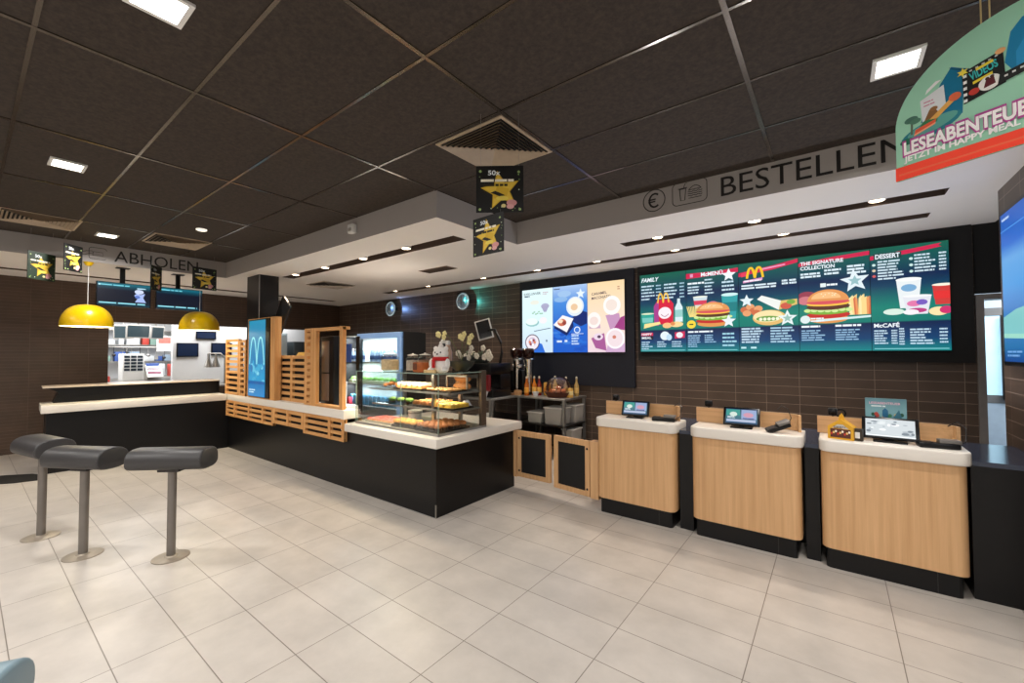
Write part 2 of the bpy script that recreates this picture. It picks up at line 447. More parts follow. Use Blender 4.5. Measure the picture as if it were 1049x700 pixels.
MB().box(0, .07, 0, .05, .95, 2.05).box(.83, .9, 0, .05, .95, 2.05).box(0, .9, 0, .05, 2.0, 2.1).box(0, .9, -.005, .05, .9, 1.0).build('frame', M_frame, d2o)
MB().box(.07, .83, .01, .02, 1.0, 2.0).build('pane', pm('daylit_pane', (200, 230, 245), .3, emit=(170, 210, 235), es=.75, var=.2, scale=4), d2o)
# kitchen room
kt = pm('kitchen_white', (226, 228, 230), .5, var=.03)
kw = MB().quad((-14.6, -.5, 0), (-14.6, 7, 0), (-14.6, 7, 2.6), (-14.6, -.5, 2.6)).quad((-14.6, 7, 0), (-10.35, 7, 0), (-10.35, 7, 2.6), (-14.6, 7, 2.6)).quad((-14.6, -.5, 0), (-14.6, -.5, 2.6), (-10.35, -.5, 2.6), (-10.35, -.5, 0))
kw.quad((-14.6, -.5, 2.6), (-14.6, 7, 2.6), (-10.35, 7, 2.6), (-10.35, -.5, 2.6))
struct(kw, 'wall_kitchen', kt)
struct(MB().box(-11.32, -11.2, 2.75, 6.9, 0, 2.59), 'wall_partition', kt)

# ------------------------------------------------------------------ lamps
def area(name, loc, size, e, col=(1, .955, .91), parent=None, rot=(0, 0, 0), sy=None, spread=None):
    l = bpy.data.lights.new(name, 'AREA'); l.energy = e; l.color = col; l.size = size
    if sy: l.shape = 'RECTANGLE'; l.size_y = sy
    o = bpy.data.objects.new(name, l); COL.objects.link(o); o.location = loc; o.rotation_euler = rot
    if spread: l.spread = math.radians(spread)
    if parent is not None: o.parent = parent
    return o
def spot(name, loc, e, ang=95, col=(1, .80, .60), parent=None, blend=.7, rot=(0, 0, 0)):
    l = bpy.data.lights.new(name, 'SPOT'); l.energy = e; l.color = col; l.spot_size = math.radians(ang); l.spot_blend = blend; l.shadow_soft_size = .04
    o = bpy.data.objects.new(name, l); COL.objects.link(o); o.location = loc; o.rotation_euler = rot
    if parent is not None: o.parent = parent
    return o

def ceiling_light(x, y, label, e=34):
    t = thing('ceiling_light', label, 'ceiling light', (x, y, ZC))
    f = MB()
    for a in ((-.1, -.08), (.08, .1)): f.box(a[0], a[1], -.1, .1, -.012, 0)
    f.box(-.08, .08, -.1, -.08, -.012, 0).box(-.08, .08, .08, .1, -.012, 0)
    f.build('frame', M_wht, t)
    MB().box(-.08, .08, -.08, .08, -.008, -.001).build('diffuser', M_led, t)
    area('lamp', (0, 0, -.02), .16, e, parent=t, spread=158)
    return t
LE = 19
ceiling_light(-2.23, .48, 'square ceiling light cut by the top edge of the picture', LE)
ceiling_light(-4.73, .48, 'square ceiling light above the bar stools', LE)
ceiling_light(-7.16, 1.08, 'square ceiling light nearest the ABHOLEN lettering', LE)
ceiling_light(.287, 2.89, 'square ceiling light beside the green hanging arch sign', LE)
for i, (x, y) in enumerate([(.28, .48), (-2.23, -1.3), (-4.73, -1.3), (-7.16, -1.3), (.28, -1.3), (2.8, -1.3), (2.8, 1.1), (-4.73, -3.3), (-2.23, -3.3), (.28, -3.3), (4.6, -.2)]):
    t = MB().box(-.1, .1, -.1, .1, -.01, 0).build('ceiling_light', M_led, None, loc=(x, y, ZC))
    tag(t, 'square ceiling light in the dining area behind the viewer', 'ceiling light', 'ceiling lights of the dining area')
    area('lamp', (0, 0, -.02), .16, LE, parent=t, spread=158)

def downlight(x, y, label, group, e=20, col=(1, .80, .60)):
    t = thing('spotlight', label, 'spotlight', (x, y, S+.02), 0, group)
    MB().lathe([(.058, .085), (.062, .03), (.058, .0), (.05, .0), (.05, .03)], seg=18, close=False).build('housing', M_wht, t)
    MB().lathe([(.05, .012), (.03, .004), (0, 0)], seg=18, close=False).build('lens', M_spot, t)
    spot('lamp', (0, 0, -.015), e, parent=t, col=col)
    return t
for x in (-1.505, -.58, .31): downlight(x, 4.60, 'small round spotlight in the front slot below the BESTELLEN lettering', 'spotlights of the front slot', 34, (1, .86, .72))
for x in (-.40, -1.52, -2.57, -3.56, -4.65, -6.03, -7.0): downlight(x, 5.29, 'small round spotlight in the long slot along the menu wall', 'spotlights of the slot along the menu wall', 42, (1, .84, .68))
for x in (-4.05, -4.94, -5.9, -6.79): downlight(x, 3.22, 'small round spotlight in the slot above the food counter', 'spotlights of the slot above the food counter', 44)
for y in (-.7, .985, 2.4, 3.6, 4.7): downlight(-9.37, y, 'small round spotlight in the slot before the kitchen hatch', 'spotlights of the slot before the kitchen hatch', 12)
area('kitchen_lamp', (-12.6, 2.0, 2.56), 2.2, 140, (1, .99, .97), sy=3.2)
area('kitchen_lamp', (-10.75, 3.6, 2.56), .6, 45, (1, .97, .94), sy=3.0)
area('passage_lamp', (2.2, 7.1, 2.55), 1.0, 40, (.88, .95, 1))
area('dining_lamp', (-3.2, -2.6, 2.98), 6., 90, (1, .955, .92), sy=3.0)  # broad fill light added over the unseen dining area, no fitting
area('dining_lamp', (3.6, -1.0, 2.98), 3., 75, (.92, .96, 1), sy=4.0)  # second added fill, lifts the sign and order side
# added fill lights without fittings, brightening the white soffit from below
area('uplight', (-5.2, 3.85, 1.87), 1.4, 6, (1, .86, .72), rot=(PI, 0, 0), sy=.6)
for x in (-1.5, -.5, .5):
    l = spot('uplight', (x, 4.75, .95), 20, 150, (.92, .93, 1), rot=(PI+.12, 0, 0)); l.data.shadow_soft_size = 0
l = spot('uplight', (-9.2, 1.7, 1.15), 22, 150, (1, .84, .68), rot=(PI, 0, 0)); l.data.shadow_soft_size = 0
w = bpy.data.worlds.new('world'); SC.world = w; w.use_nodes = True
w.node_tree.nodes['Background'].inputs[0].default_value = (.75, .82, 1, 1); w.node_tree.nodes['Background'].inputs[1].default_value = .15

# ------------------------------------------------------------------ counters
t = thing('serving_counter', 'long black laminate food counter with a step down to the display end', 'counter', (-5.5, 3.0, 0))
ox, oy = -5.5, 3.0
def P2(pts): return [(x-ox, y-oy) for x, y in pts]
MB().prism(P2([(-8.10, 2.735), (-4.5, 2.735), (-4.5, 3.06), (-8.10, 3.06)]), .0, .79).prism(P2([(-4.5, 2.735), (-2.99, 2.735), (-2.99, 3.95), (-4.44, 3.95), (-4.44, 3.06), (-4.5, 3.06)]), 0, .655).build('base', M_black, t)
MB().box(-2.995-ox, -2.985-ox, 2.728-oy, 2.737-oy, .0, .125).build('corner_strip', M_steel, t)
MB().box(-4.5-ox, -2.988-ox, 2.732-oy, 2.736-oy, .0, .004).build('base_line', M_steelm, t)
o = MB().prism([(-8.10, 2.695), (-4.5, 2.695), (-4.5, 2.88), (-4.84, 2.88), (-4.84, 3.10), (-8.10, 3.10)], .79, .89, .008).prism([(-4.565, 2.695), (-4.5, 2.695), (-4.5, 2.88), (-4.565, 2.88)], .745, .80).build('worktop', M_white)
tag(o, 'raised white worktop carrying the wooden pallets and drinks rack', 'worktop')
o = MB().prism([(-4.56, 2.695), (-2.945, 2.695), (-2.945, 4.05), (-4.44, 4.05), (-4.44, 3.08), (-4.56, 3.08)], .655, .745, .01).build('worktop', M_white)
tag(o, 'lower white worktop under the glass pastry display', 'worktop')

# pickup counter in front of the kitchen hatch
t = thing('pickup_counter', 'black counter with white ledge below the ABHOLEN lettering', 'counter', (-8.03, 2.69, 0), math.radians(-3.15))
MB().box(-.75, 0, -2.0, .04, 0, .785).build('base', M_black, t)
MB().box(-.62, .035, -2.05, .0, .785, .885, .006).build('ledge', M_white, t)
MB().prism([(-1.93, .885), (.0, .885), (.0, 1.09), (-1.98, 1.09), (-1.88, 1.03)], -.74, -.36, axis='x').build('upstand', M_blacksat, t)
MB().box(-.78, -.33, -2.03, .0, 1.092, 1.112, .004).build('shelf_top', pm('pale_stone_top', (205, 190, 176), .25, var=.05), t)

# slatted pallet panels ------------------------------------------------------------
def pallet(name, label, loc, w, h, stiles, rows, gap, th=.04, group=None, dark=None, depth=None, rotz=0, skip=()):
    """boards across, upright stiles behind the gaps, dark void panel at the back when closed"""
    t = thing(name, label, 'pallet', loc, rotz, group)
    m = MB(); bh = (h-gap*(rows-1))/rows
    for k in range(rows): m.box(0, w, 0, th*.5, k*(bh+gap), k*(bh+gap)+bh, .002, 1)
    m.build('boards', M_pal, t)
    for s in stiles: MB().box(s*w-.028 if 0 < s < 1 else (0 if s == 0 else w-.05), s*w+.028 if 0 < s < 1 else (.05 if s == 0 else w), -.004, th, 0, h, .002, 1).build('stile', M_palv, t)
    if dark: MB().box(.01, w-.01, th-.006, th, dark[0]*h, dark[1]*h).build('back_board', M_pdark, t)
    return t
pallet('pallet_panel', 'low slatted pallet panel on the counter front nearest the kitchen', (-8.02, 2.692, .535), 1.725, .254, (0, .20, .52, .80, 1), 4, .034, dark=(0, 1))
pallet('pallet_panel', 'middle slatted pallet panel on the counter front, shortest of three', (-6.29, 2.692, .575), .855, .214, (0, .5, 1), 3, .036, dark=(0, 1))
pallet('pallet_panel', 'slatted pallet panel on the counter front below the drinks rack', (-5.43, 2.692, .532), .945, .256, (0, .66, 1), 4, .034, dark=(0, 1))
pallet('standing_pallet', 'upright wooden pallet on the worktop nearest the kitchen hatch', (-8.09, 2.70, .89), .55, .90, (0, 1), 11, .045, dark=(0, .42))
pallet('standing_pallet', 'upright wooden pallet partly behind the blue arches screen', (-7.53, 2.70, .89), .25, .88, (0, 1), 11, .045, dark=(0, .42))
t = pallet('standing_pallet', 'half-height wooden pallet between the blue screen and the drinks rack', (-6.37, 2.79, .89), .89, .635, (0, .44, 1), 8, .04, dark=(0, 1))

# drinks rack
t = thing('drinks_rack', 'tall open wooden rack with dispenser at the end of the raised worktop', 'rack', (-5.48, 2.72, .89))
m = MB()
for x in (.0, .835): MB().box(x, x+.065, 0, .05, 0, .985, .003, 1).build('post', M_palv, t)
MB().box(.15, .29, 0, .05, 0, .985, .003, 1).build('post', M_palv, t)
MB().box(0, .9, 0.002, .10, .945, .983, .003, 1).build('top_board', M_pal, t)
MB().box(0.066, .834, 0.002, .10, 0, .03, .003, 1).build('bottom_board', M_pal, t)
m = MB()
for k in range(11): m.box(.06, .16, .0, .02, .05+k*.083, .05+k*.083+.045)
m.build('side_slats', M_pal, t)
t = thing('drinks_dispenser', 'tall grey and black drinks dispenser inside the wooden rack', 'dispenser', (-5.17, 2.86, .891))
MB().box(-.155, .155, .0, .11, 0, .88, .01).build('cabinet', M_blacksat, t)
MB().box(-.11, .06, -.012, 0, .06, .40, .004).build('door', pm('warm_grey_panel', (120, 108, 98), .3, .4), t)
MB().box(-.11, .06, -.012, 0, .42, .82, .004).build('door', MATS['warm_grey_panel'], t)
t = thing('cup_stack', 'white paper cups stacked beside the dispenser in the wooden rack', 'cups', (-4.90, 2.93, .891))
MB().lathe([(.035, 0), (.045, .30), (.048, .305), (.04, .305)], seg=18).build('cups', M_wht, t)
MB().box(-.05, .05, .06, .08, .55, .78).build('label_board', pm('blue_label', (60, 84, 150), .5), t)

# totem screen with golden arches
t = thing('screen_totem', 'wood-framed upright screen with golden arches on light blue', 'screen', (-6.72, 2.68, .89))
MB().box(-.46, .46, .012, .10, 0, 1.19, .003, 1).build('casing', M_palv, t)
MB().box(-.40, .31, -.004, .016, .02, 1.175, .003, 1).build('bezel', M_blacksat, t)
a = Art(.57, 1.13); a.grad([(0, (16, 120, 180)), (.25, (28, 150, 200)), (.45, (14, 120, 176)), (1, (20, 138, 176))])
for k in range(16):
    random.seed(k); a.disc(random.uniform(.1, .95), random.uniform(.2, .44), random.uniform(.03, .11), random.uniform(.02, .05), random.choice([(60, 165, 205), (95, 185, 215), (24, 110, 170), (130, 205, 225)]))
a.rect(0, .16, 1, .2, (8, 92, 160)); a.rect(0, .0, 1, .16, (30, 132, 196), (22, 118, 180)); a.lines(.08, .075, .4, 2, .03, .016, (200, 232, 245), 3)
arches(a, .08, .42, .88, .35, .030, (150, 228, 230))
a.build('display', M_screen, t, (-.38, -.0045, .03), (PI/2, 0, 0))

# pillar, tilted monitor fixed to it
struct(MB().box(-7.50, -7.05, 2.79, 3.08, .885, S), 'pillar', M_blacksat)
struct(MB().box(-7.054, -7.044, 2.786, 2.796, .9, S), 'trim_2', M_steelm)
t = thing('monitor', 'tilted monitor mounted on the black pillar above the pallets', 'monitor', (-7.045, 2.98, 2.13))
MB().box(-.006, .16, -.02, .02, -.02, .02).build('bracket', M_darksteel, t)
MB().box(.1, .60, -.015, .02, -.13, .17, .004, rot=(0, -.9, 0)).build('housing', M_darksteel, t)

# ------------------------------------------------------------------ order counters
def rbox(x0, x1, y0, y1, r, n=7, front_only=True):
    P = []
    for (cx, cy, a0) in ((x0+r, y0+r, PI), (x1-r, y0+r, 1.5*PI)):
        for k in range(n): P.append((cx+r*math.cos(a0+PI/2*k/(n-1)), cy+r*math.sin(a0+PI/2*k/(n-1))))
    return P+[(x1, y1), (x0, y1)]
def order_counter(x0, x1, label):
    w = x1-x0; t = thing('order_counter', label, 'counter', (x0, 3.77, 0))
    MB().prism(rbox(.01, w-.02, .03, .40, .06), .148, .835).build('front_panel', M_oak, t)
    MB().prism(rbox(0, w, 0, .36, .07), .835, .922, .012, seg=3).build('worktop', M_white, t)
    MB().prism(rbox(.03, w-.05, .062, .40, .03), 0, .148).build('kick_plate', M_blacksat, t)
    MB().box(w*.78, w*.785, .0605, .066, .0, .148).build('kick_joint', M_darksteel, t)
    # curved privacy screen along the rear
    out = [(-.012, .33), (w-.13, .33)]
    for k in range(1, 8):
        a = PI/2*(1-k/7)
        out.append((w-.13+.11*math.cos(a), .22+.11*math.sin(a)))
    inn = [(p[0]-.016 if i >= 2 else p[0], p[1]-.018) if i < 6 else (p[0]-.018, p[1]) for i, p in enumerate(out)]
    MB().prism(out+inn[::-1], .923, 1.052).build('privacy_screen', M_oakh, t)
    return t
order_counter(-1.875, -1.105, 'oak order counter beside the swing gates')
order_counter(-.992, -.19, 'oak order counter in the middle of the three')
order_counter(-.10, .672, 'oak order counter with yellow house box on top')
t = thing('counter_plinth', 'black low counter running between and behind the oak order counters', 'counter', (-.4, 4.1, 0))
cb = [(-1.47, .55), (-1.47, .085), (-.704, .085), (-.704, -.21), (-.593, -.21), (-.593, .085), (.212, .085), (.212, -.21), (.298, -.21), (.298, .085), (1.074, .085), (1.074, -.21), (1.428, -.21), (1.428, .55)]
MB().prism(cb, 0, .83).build('base', M_blacksat, t)
MB().prism(cb, .83, .86).build('top', pm('dark_blue_gloss_top', (52, 60, 78), .12, var=.1), t)

def tablet(x, y, z, rz, w, h, label, bright=False):
    t = thing('order_tablet', label, 'tablet', (x, y, z), rz)
    MB().box(-w*.3, w*.3, -.05, .07, 0, .012, .004).build('foot', M_blacksat, t)
    b = MB().box(-.02, .02, .0, .03, .01, h*.6).build('neck', M_blacksat, t)
    s = MB().box(-w/2, w/2, -.012, .012, 0, h, .006).build('housing', M_blacksat, t, (0, -.02, .02), (-.42, 0, 0))
    a = Art(w*.86, h*.8)
    if bright:
        a.rect(0, 0, 1, 1, (206, 214, 218)); r = random.Random(5)
        for k in range(26): a.disc(r.uniform(.05, .95), r.uniform(.1, .9), r.uniform(.03, .1), r.uniform(.03, .08), r.choice([(245, 248, 250), (170, 180, 188), (226, 232, 234), (120, 132, 142)]), n=10)
        a.rect(0, 0, 1, .06, (240, 244, 246))
    else:
        a.grad([(0, (30, 70, 110)), (.5, (70, 120, 130)), (1, (24, 52, 92))]); a.rect(.02, .55, .46, .95, (60, 150, 140)); a.rect(.5, .3, .97, .95, (150, 168, 205)); a.disc(.72, .6, .16, .16, (205, 150, 170)); a.disc(.25, .62, .12, .16, (210, 225, 215)); a.rect(.03, .1, .95, .26, (180, 190, 215)); a.lines(.06, .42, .36, 2, .08, .04, (230, 240, 245), 2); a.rect(.55, .32, .9, .38, (70, 60, 120))
    a.build('display', M_screen, s, (-w*.43, -.0125, h*.1), (PI/2, 0, 0))
    return t
tablet(-1.53, 3.96, .922, .12, .26, .15, 'black order tablet on the counter beside the swing gates')
tablet(-.62, 3.95, .922, .06, .27, .155, 'black order tablet on the middle order counter')
tablet(.30, 3.93, .922, -.06, .30, .155, 'larger order tablet with white screen beside the yellow house box', True)

def terminal(x, y, rz, label, z=.922, up=0.):
    t = thing('card_terminal', label, 'card terminal', (x, y, z), rz)
    m = MB().box(-.12, .08, -.04, .04, .0, .034, .008)
    m.build('body', M_blacksat, t)
    MB().box(-.02, .085, -.034, .034, .034, .058, .006).build('housing', pm('grey_shell', (112, 108, 104), .35), t)
    MB().box(-.11, -.05, -.028, .028, .034, .039).build('keypad', M_darksteel, t)
    MB().tube([(.075, 0, .02), (.12, .02, .05), (.13, .05, .13), (.10, .08, .165), (.06, .10, .13)], .004, 6).build('cable', M_darksteel, t)
    return t
terminal(-1.23, 3.93, .15, 'card terminal lying on the counter beside the swing gates')
o = terminal(-.34, 3.90, .5, 'card terminal raised at an angle on the middle order counter', z=.935); o.rotation_euler = (.25, -.38, .45); o.location.z = .955; o.scale = (.85, .85, .85)
terminal(.55, 3.89, .15, 'card terminal on the order counter with the yellow house box')
def camera_unit(x, y, label):
    t = thing('order_camera', label, 'camera', (x, y, .86))
    MB().tube([(0, 0, 0), (0, 0, .19)], .01, 8).build('stem', M_blacksat, t)
    MB().box(-.03, .03, -.025, .03, .19, .245, .01).ell((0, -.02, .218), (.022, .012, .022), 12).build('head', M_blacksat, t)
    return t
camera_unit(-1.83, 4.2, 'small black device behind the counter beside the swing gates')
camera_unit(-.925, 4.2, 'small black device behind the middle order counter')
t = camera_unit(-.015, 4.2, 'small black device with cable behind the yellow house box')
MB().torus((.05, 0, .21), .03, .007, 14, 6, 'y').build('cable_loop', M_blacksat, t)

# yellow house box, small box, blue card
t = thing('house_box', 'yellow house-shaped cardboard box with red picture', 'box', (.035, 3.87, .922), -.25)
MB().prism([(-.075, 0), (.075, 0), (.075, .09), (.0, .145), (-.075, .09)], -.03, .05, axis='y').build('carton', pm('yellow_card', (226, 170, 40), .6), t)
MB().prism([(-.018, .13), (.018, .13), (.012, .165), (0, .185), (-.012, .165)], .0, .012, axis='y').build('handle', MATS['yellow_card'], t)
a = Art(.13, .11, .0001); a.rect(.04, .06, .96, .62, (90, 40, 26))
for k in range(9): a.disc(.1+.1*k, .3+.08*(k % 3), .05, .08, [(200, 50, 40), (240, 200, 120), (250, 240, 230)][k % 3], n=9)
a.poly([(.12, .66), (.88, .66), (.62, .92), (.38, .92)], (200, 196, 190)); a.lines(.2, .74, .6, 2, .08, .05, (90, 80, 74), 4)
a.build('picture', M_print, t, (-.065, -.0305, .006), (PI/2, 0, 0))
t = thing('small_box', 'small dark box with white label beside the yellow house box', 'box', (.127, 3.86, .922), -.25)
MB().box(-.026, .026, -.02, .02, 0, .085, .003).build('carton', pm('dark_card', (50, 42, 30), .6), t)
MB().box(-.014, .014, -.0212, -.0195, .02, .062).build('label_sheet', M_wht, t)
t = thing('promotion_card', 'light blue promotion card standing behind the white-screen tablet', 'card', (.29, 4.06, .922), -.03)
MB().box(-.03, .03, -.012, .03, 0, .11).build('holder', M_blacksat, t)
MB().box(-.112, .112, -.004, .004, .10, .29).build('board', pm('card_back', (120, 150, 160), .5), t)
a = Art(.224, .19, .0001); a.grad([(0, (120, 175, 185)), (.5, (130, 180, 190)), (1, (96, 140, 152))]); a.text('LESEABENTEUER', .1, .78, .08, (230, 180, 200), .76, off=.02)
a.lines(.15, .68, .6, 1, .1, .05, (220, 232, 236), 2)
for k in range(14):
    r = random.Random(k); a.disc(r.uniform(.08, .92), r.uniform(.2, .42), .05, .07, r.choice([(40, 90, 70), (190, 70, 60), (40, 70, 110), (220, 190, 120), (60, 130, 90)]), n=9)
a.poly([(.42, .3), (.56, .3), (.56, .55), (.49, .64), (.42, .55)], (40, 110, 150)); a.poly([(.68, .3), (.9, .22), (.82, .6)], (60, 120, 140)); a.rect(0, 0, 1, .14, (150, 190, 190))
a.build('print', M_print, t, (-.112, -.0045, .10), (PI/2, 0, 0))

# ------------------------------------------------------------------ swing gates
def gate(x, y, z, w, h, rz, label, hinge):
    t = thing('swing_gate', label, 'gate', (x, y, z), rz)
    MB().box(0, .055, -.02, .02, 0, h).box(w-.055, w, -.02, .02, 0, h).box(.055, w-.055, -.02, .02, 0, .05).box(.055, w-.055, -.02, .02, h-.055, h).build('frame', M_oak, t)
    MB().box(.055, w-.055, -.01, .01, .05, h-.055).build('panel', M_blackmat, t)
    for q in (.07, h-.08): MB().ell((.03 if hinge == 0 else w-.03, -.021, q), (.012, .006, .012), 10).build('hinge', M_blacksat, t)
    return t
t = gate(-2.93, 3.95, .13, .45, .52, -.02, 'wooden swing gate with black panel hung on the black counter end', 0)
gate(-2.42, 3.93, .105, .46, .555, -.13, 'wooden swing gate with black panel hung beside the oak order counter', 1)
tag(MB().box(-2.985, -2.94, 3.93, 4.0, .12, .65).build('gate_post', M_oak), 'oak strip fixed to the black counter end beside the swing gate', 'post')
tag(MB().box(-1.955, -1.867, 3.84, 3.93, .10, .665).build('gate_post', M_oak), 'oak strip between the swing gate and the oak order counter', 'post')

# ------------------------------------------------------------------ bar stools
def stool(x, y, ang, L, W, H, label, vinyl=M_vinyl):
    t = thing('bar_stool', label, 'stool', (x, y, 0), math.radians(ang))
    prof = []
    for k in range(28):
        a = 2*PI*k/28; s = math.sin(a); c_ = math.cos(a)
        prof.append((W/2*math.copysign(abs(c_)**.75, c_), .085+(.088*abs(s)**.9 if s > 0 else -.072*abs(s)**.62)))
    MB().prism(prof, -L/2, L/2, .014, axis='x', seg=3).build('cushion', vinyl, t, (0, 0, H-.155))
    MB().box(-L*.14, L*.14, -.05, .05, H-.158, H-.142).build('seat_plate', M_darksteel, t)
    MB().lathe([(.028, .012), (.028, H-.155)], seg=20).build('pole', M_pole, t)
    MB().lathe([(.118, 0), (.118, .005), (.112, .008), (.042, .011), (.037, .018), (.028, .02)], seg=36).build('floor_flange', pm('satin_flange', (176, 166, 152), .5, .6), t)
    return t
stool(-4.052, 1.007, 42, .54, .23, .815, 'charcoal bar stool nearest the food counter')
stool(-4.637, .606, 30, .51, .24, .815, 'charcoal bar stool between the other two fixed stools')
stool(-5.393, .448, 12, .50, .26, .83, 'charcoal bar stool nearest the kitchen pickup counter')
stool(-1.93, -.13, 60, .50, .30, .665, 'blue-grey stool seat cut by the bottom corner of the picture', M_vinylb)
o = MB().prism([(-8.55, .25), (-8.28, .60), (-8.0, .70), (-7.82, .62), (-7.88, .42), (-8.05, .22), (-8.5, .05)], 0, .008).build('floor_mat', M_blackmat)  # thin dark sheet over the dark part of the floor
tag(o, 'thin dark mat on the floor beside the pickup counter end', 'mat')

# ------------------------------------------------------------------ pastry display
GX0, GX1, GY0, GY1, GZ0, GZ1 = -4.42, -3.03, 2.80, 3.50, .746, 1.352
t = thing('pastry_display', 'glass pastry display case on the lower white worktop', 'display case', (GX0, GY0, GZ0))
W_, D_, H_ = GX1-GX0, GY1-GY0, GZ1-GZ0
MB().box(0, W_, 0, D_, 0, .022, .003, 1).build('deck', pm('stone_deck', (150, 140, 122), .4), t)
MB().box(.002, W_*.585, 0, .006, .022, H_-.008).build('front_glass', M_glass, t)
MB().box(W_*.59, W_-.002, 0, .006, .022, H_-.008).build('front_glass', M_glass, t)
MB().box(W_-.006, W_, .007, D_-.08, .022, H_-.008).build('end_glass', M_glass, t)
MB().box(0, .006, .007, D_, .022, H_-.008).build('end_glass', M_glass, t)
MB().box(0, W_, 0, D_, H_-.008, H_).build('top_glass', M_glassb, t)
ed = pm('glass_edge', (150, 172, 160), .2, .1)
MB().box(0, W_, -.002, .004, H_-.01, H_+.001).box(W_-.004, W_+.002, 0, D_, H_-.01, H_+.001).box(W_-.004, W_+.002, -.002, .004, .02, H_).box(0, .005, -.002, .004, .02, H_).box(W_*.585, W_*.59, -.001, .003, .022, H_).build('glass_edge', ed, t)
MB().box(-.004, W_+.004, -.004, .004, 0, .024).box(W_-.002, W_+.004, -.004, D_, 0, .024).build('base_rail', M_steelm, t)
MB().box(W_-.035, W_+.005, D_-.08, D_, .022, H_+.01, .003, 1).build('post', pm('bronze_post', (112, 96, 82), .4, .6), t)
for px, py in ((W_-.34, D_-.05), (W_-.35, .26), (.06, D_-.05)): MB().box(px-.018, px+.018, py-.018, py+.018, .022, H_-.01).build('post', M_steel, t)
for z, y0 in ((.21, .20), (.39, .16)):
    s = MB().box(.03, W_-.03, y0, D_-.02, z, z+.008).build('shelf', M_glassb, t)
    MB().box(.03, W_-.03, y0-.006, y0, z-.006, z+.014).box(W_-.03, W_-.024, y0, D_-.02, z-.006, z+.014).build('shelf_rail', M_steelm, s)
area('case_lamp', (W_/2, .12, H_-.02), 1.1, 15, (1, .82, .58), parent=t, sy=.06)
area('case_lamp', (W_/2, .42, .385), 1.0, 7, (1, .80, .55), parent=t, sy=.05)

def dec(mb_list, root):
    for n, m, mt_ in mb_list: m.build(n, mt_, root)
def put(proto, x, y, z, rz=0., label=None, group=None, first=[set()]):
    if proto.name not in first[0]:
        first[0].add(proto.name); proto.location = (x, y, z); proto.rotation_euler = (0, 0, rz)
        if label: proto['label'] = label
        if group: proto['group'] = group
        return proto
    return dup(proto, (x, y, z), rz, label, group)
DX, DY, DZ = GX0, GY0, GZ0+.022
def tray(x0, x1, y0, y1, z, label, mat=None, group=None):
    t = thing('tray', label, 'tray', ((x0+x1)/2, (y0+y1)/2, z), 0, group); w, d = (x1-x0)/2, (y1-y0)/2
    MB().box(-w, w, -d, d, 0, .006).box(-w, w, -d, -d+.006, .006, .022).box(-w, w, d-.006, d, .006, .022).box(-w, -w+.006, -d, d, .006, .022).box(w-.006, w, -d, d, .006, .022).build('pan', mat or M_darksteel, t)
    return z+.0065
# muffins
mf = thing('muffin', 'golden muffin in a dark paper case', 'muffin')
MB().lathe([(0, 0), (.024, 0), (.033, .04), (0, .04)], seg=14).build('paper_case', pm('brown_paper_case', (70, 48, 34), .8), mf)
MB().lathe([(.034, .036), (.041, .046), (.038, .06), (.024, .072), (0, .077)], seg=14, close=False).build('top', pm('golden_crumb', (218, 160, 74), .7, var=.25, scale=60), mf)
z = tray(DX+.62, DX+1.0, DY+.03, DY+.19, DZ, 'tray of golden muffins behind the front glass')
for i in range(4):
    for j in range(2): put(mf, DX+.665+.092*i, DY+.07+.08*j, z, 0, 'golden muffin in a dark paper case behind the front glass', 'muffins on the front tray')
z = tray(DX+1.02, DX+1.37, DY+.02, DY+.46, DZ, 'tray of dark-cased muffins at the glass corner')
mfd = thing('muffin', 'brown muffin in a dark paper case at the glass corner', 'muffin')
mf2 = MB().lathe([(0, 0), (.024, 0), (.033, .04), (0, .04)], seg=14).build('paper_case', MATS['brown_paper_case'], mfd)
MB().lathe([(.034, .036), (.041, .046), (.038, .06), (.024, .072), (0, .077)], seg=14, close=False).build('top', pm('brown_crumb', (160, 96, 48), .7, var=.3, scale=60), mfd)
for i in range(4):
    for j in range(5): put(mfd, DX+1.06+.086*i, DY+.065+.085*j, z, 0, 'brown muffin in a dark paper case at the glass corner', 'muffins on the corner tray')
# donuts
dn = thing('doughnut', 'ring doughnut with red glaze', 'doughnut')
MB().torus((0, 0, .017), .03, .017, 18, 10).build('dough', pm('fried_dough', (214, 160, 92), .6, var=.2, scale=50), dn)
MB().torus((0, 0, .0215), .03, .0155, 18, 10, sz=.95).build('glaze', pm('red_glaze', (214, 74, 58), .3, var=.2, scale=30), dn)
z = tray(DX+.10, DX+.58, DY+.05, DY+.33, DZ, 'tray of red glazed doughnuts behind the front glass', pm('pale_tray', (206, 200, 190), .5))
for i in range(5):
    for j in range(3): put(dn, DX+.15+.095*i, DY+.10+.092*j, z, 0, 'red glazed ring doughnut on the pale tray', 'red glazed doughnuts on the front tray')
# bucket
t = thing('white_tub', 'white round tub standing among the doughnuts in the display', 'tub', (DX+.52, DY+.44, DZ))
MB().lathe([(0, 0), (.075, 0), (.082, .12), (.076, .12), (.070, .01), (0, .01)], seg=28).build('body', M_wht, t)
MB().lathe([(.082, .085), (.0845, .09), (.0845, .10), (.082, .105)], seg=28, close=False).build('rim', M_plast, t)
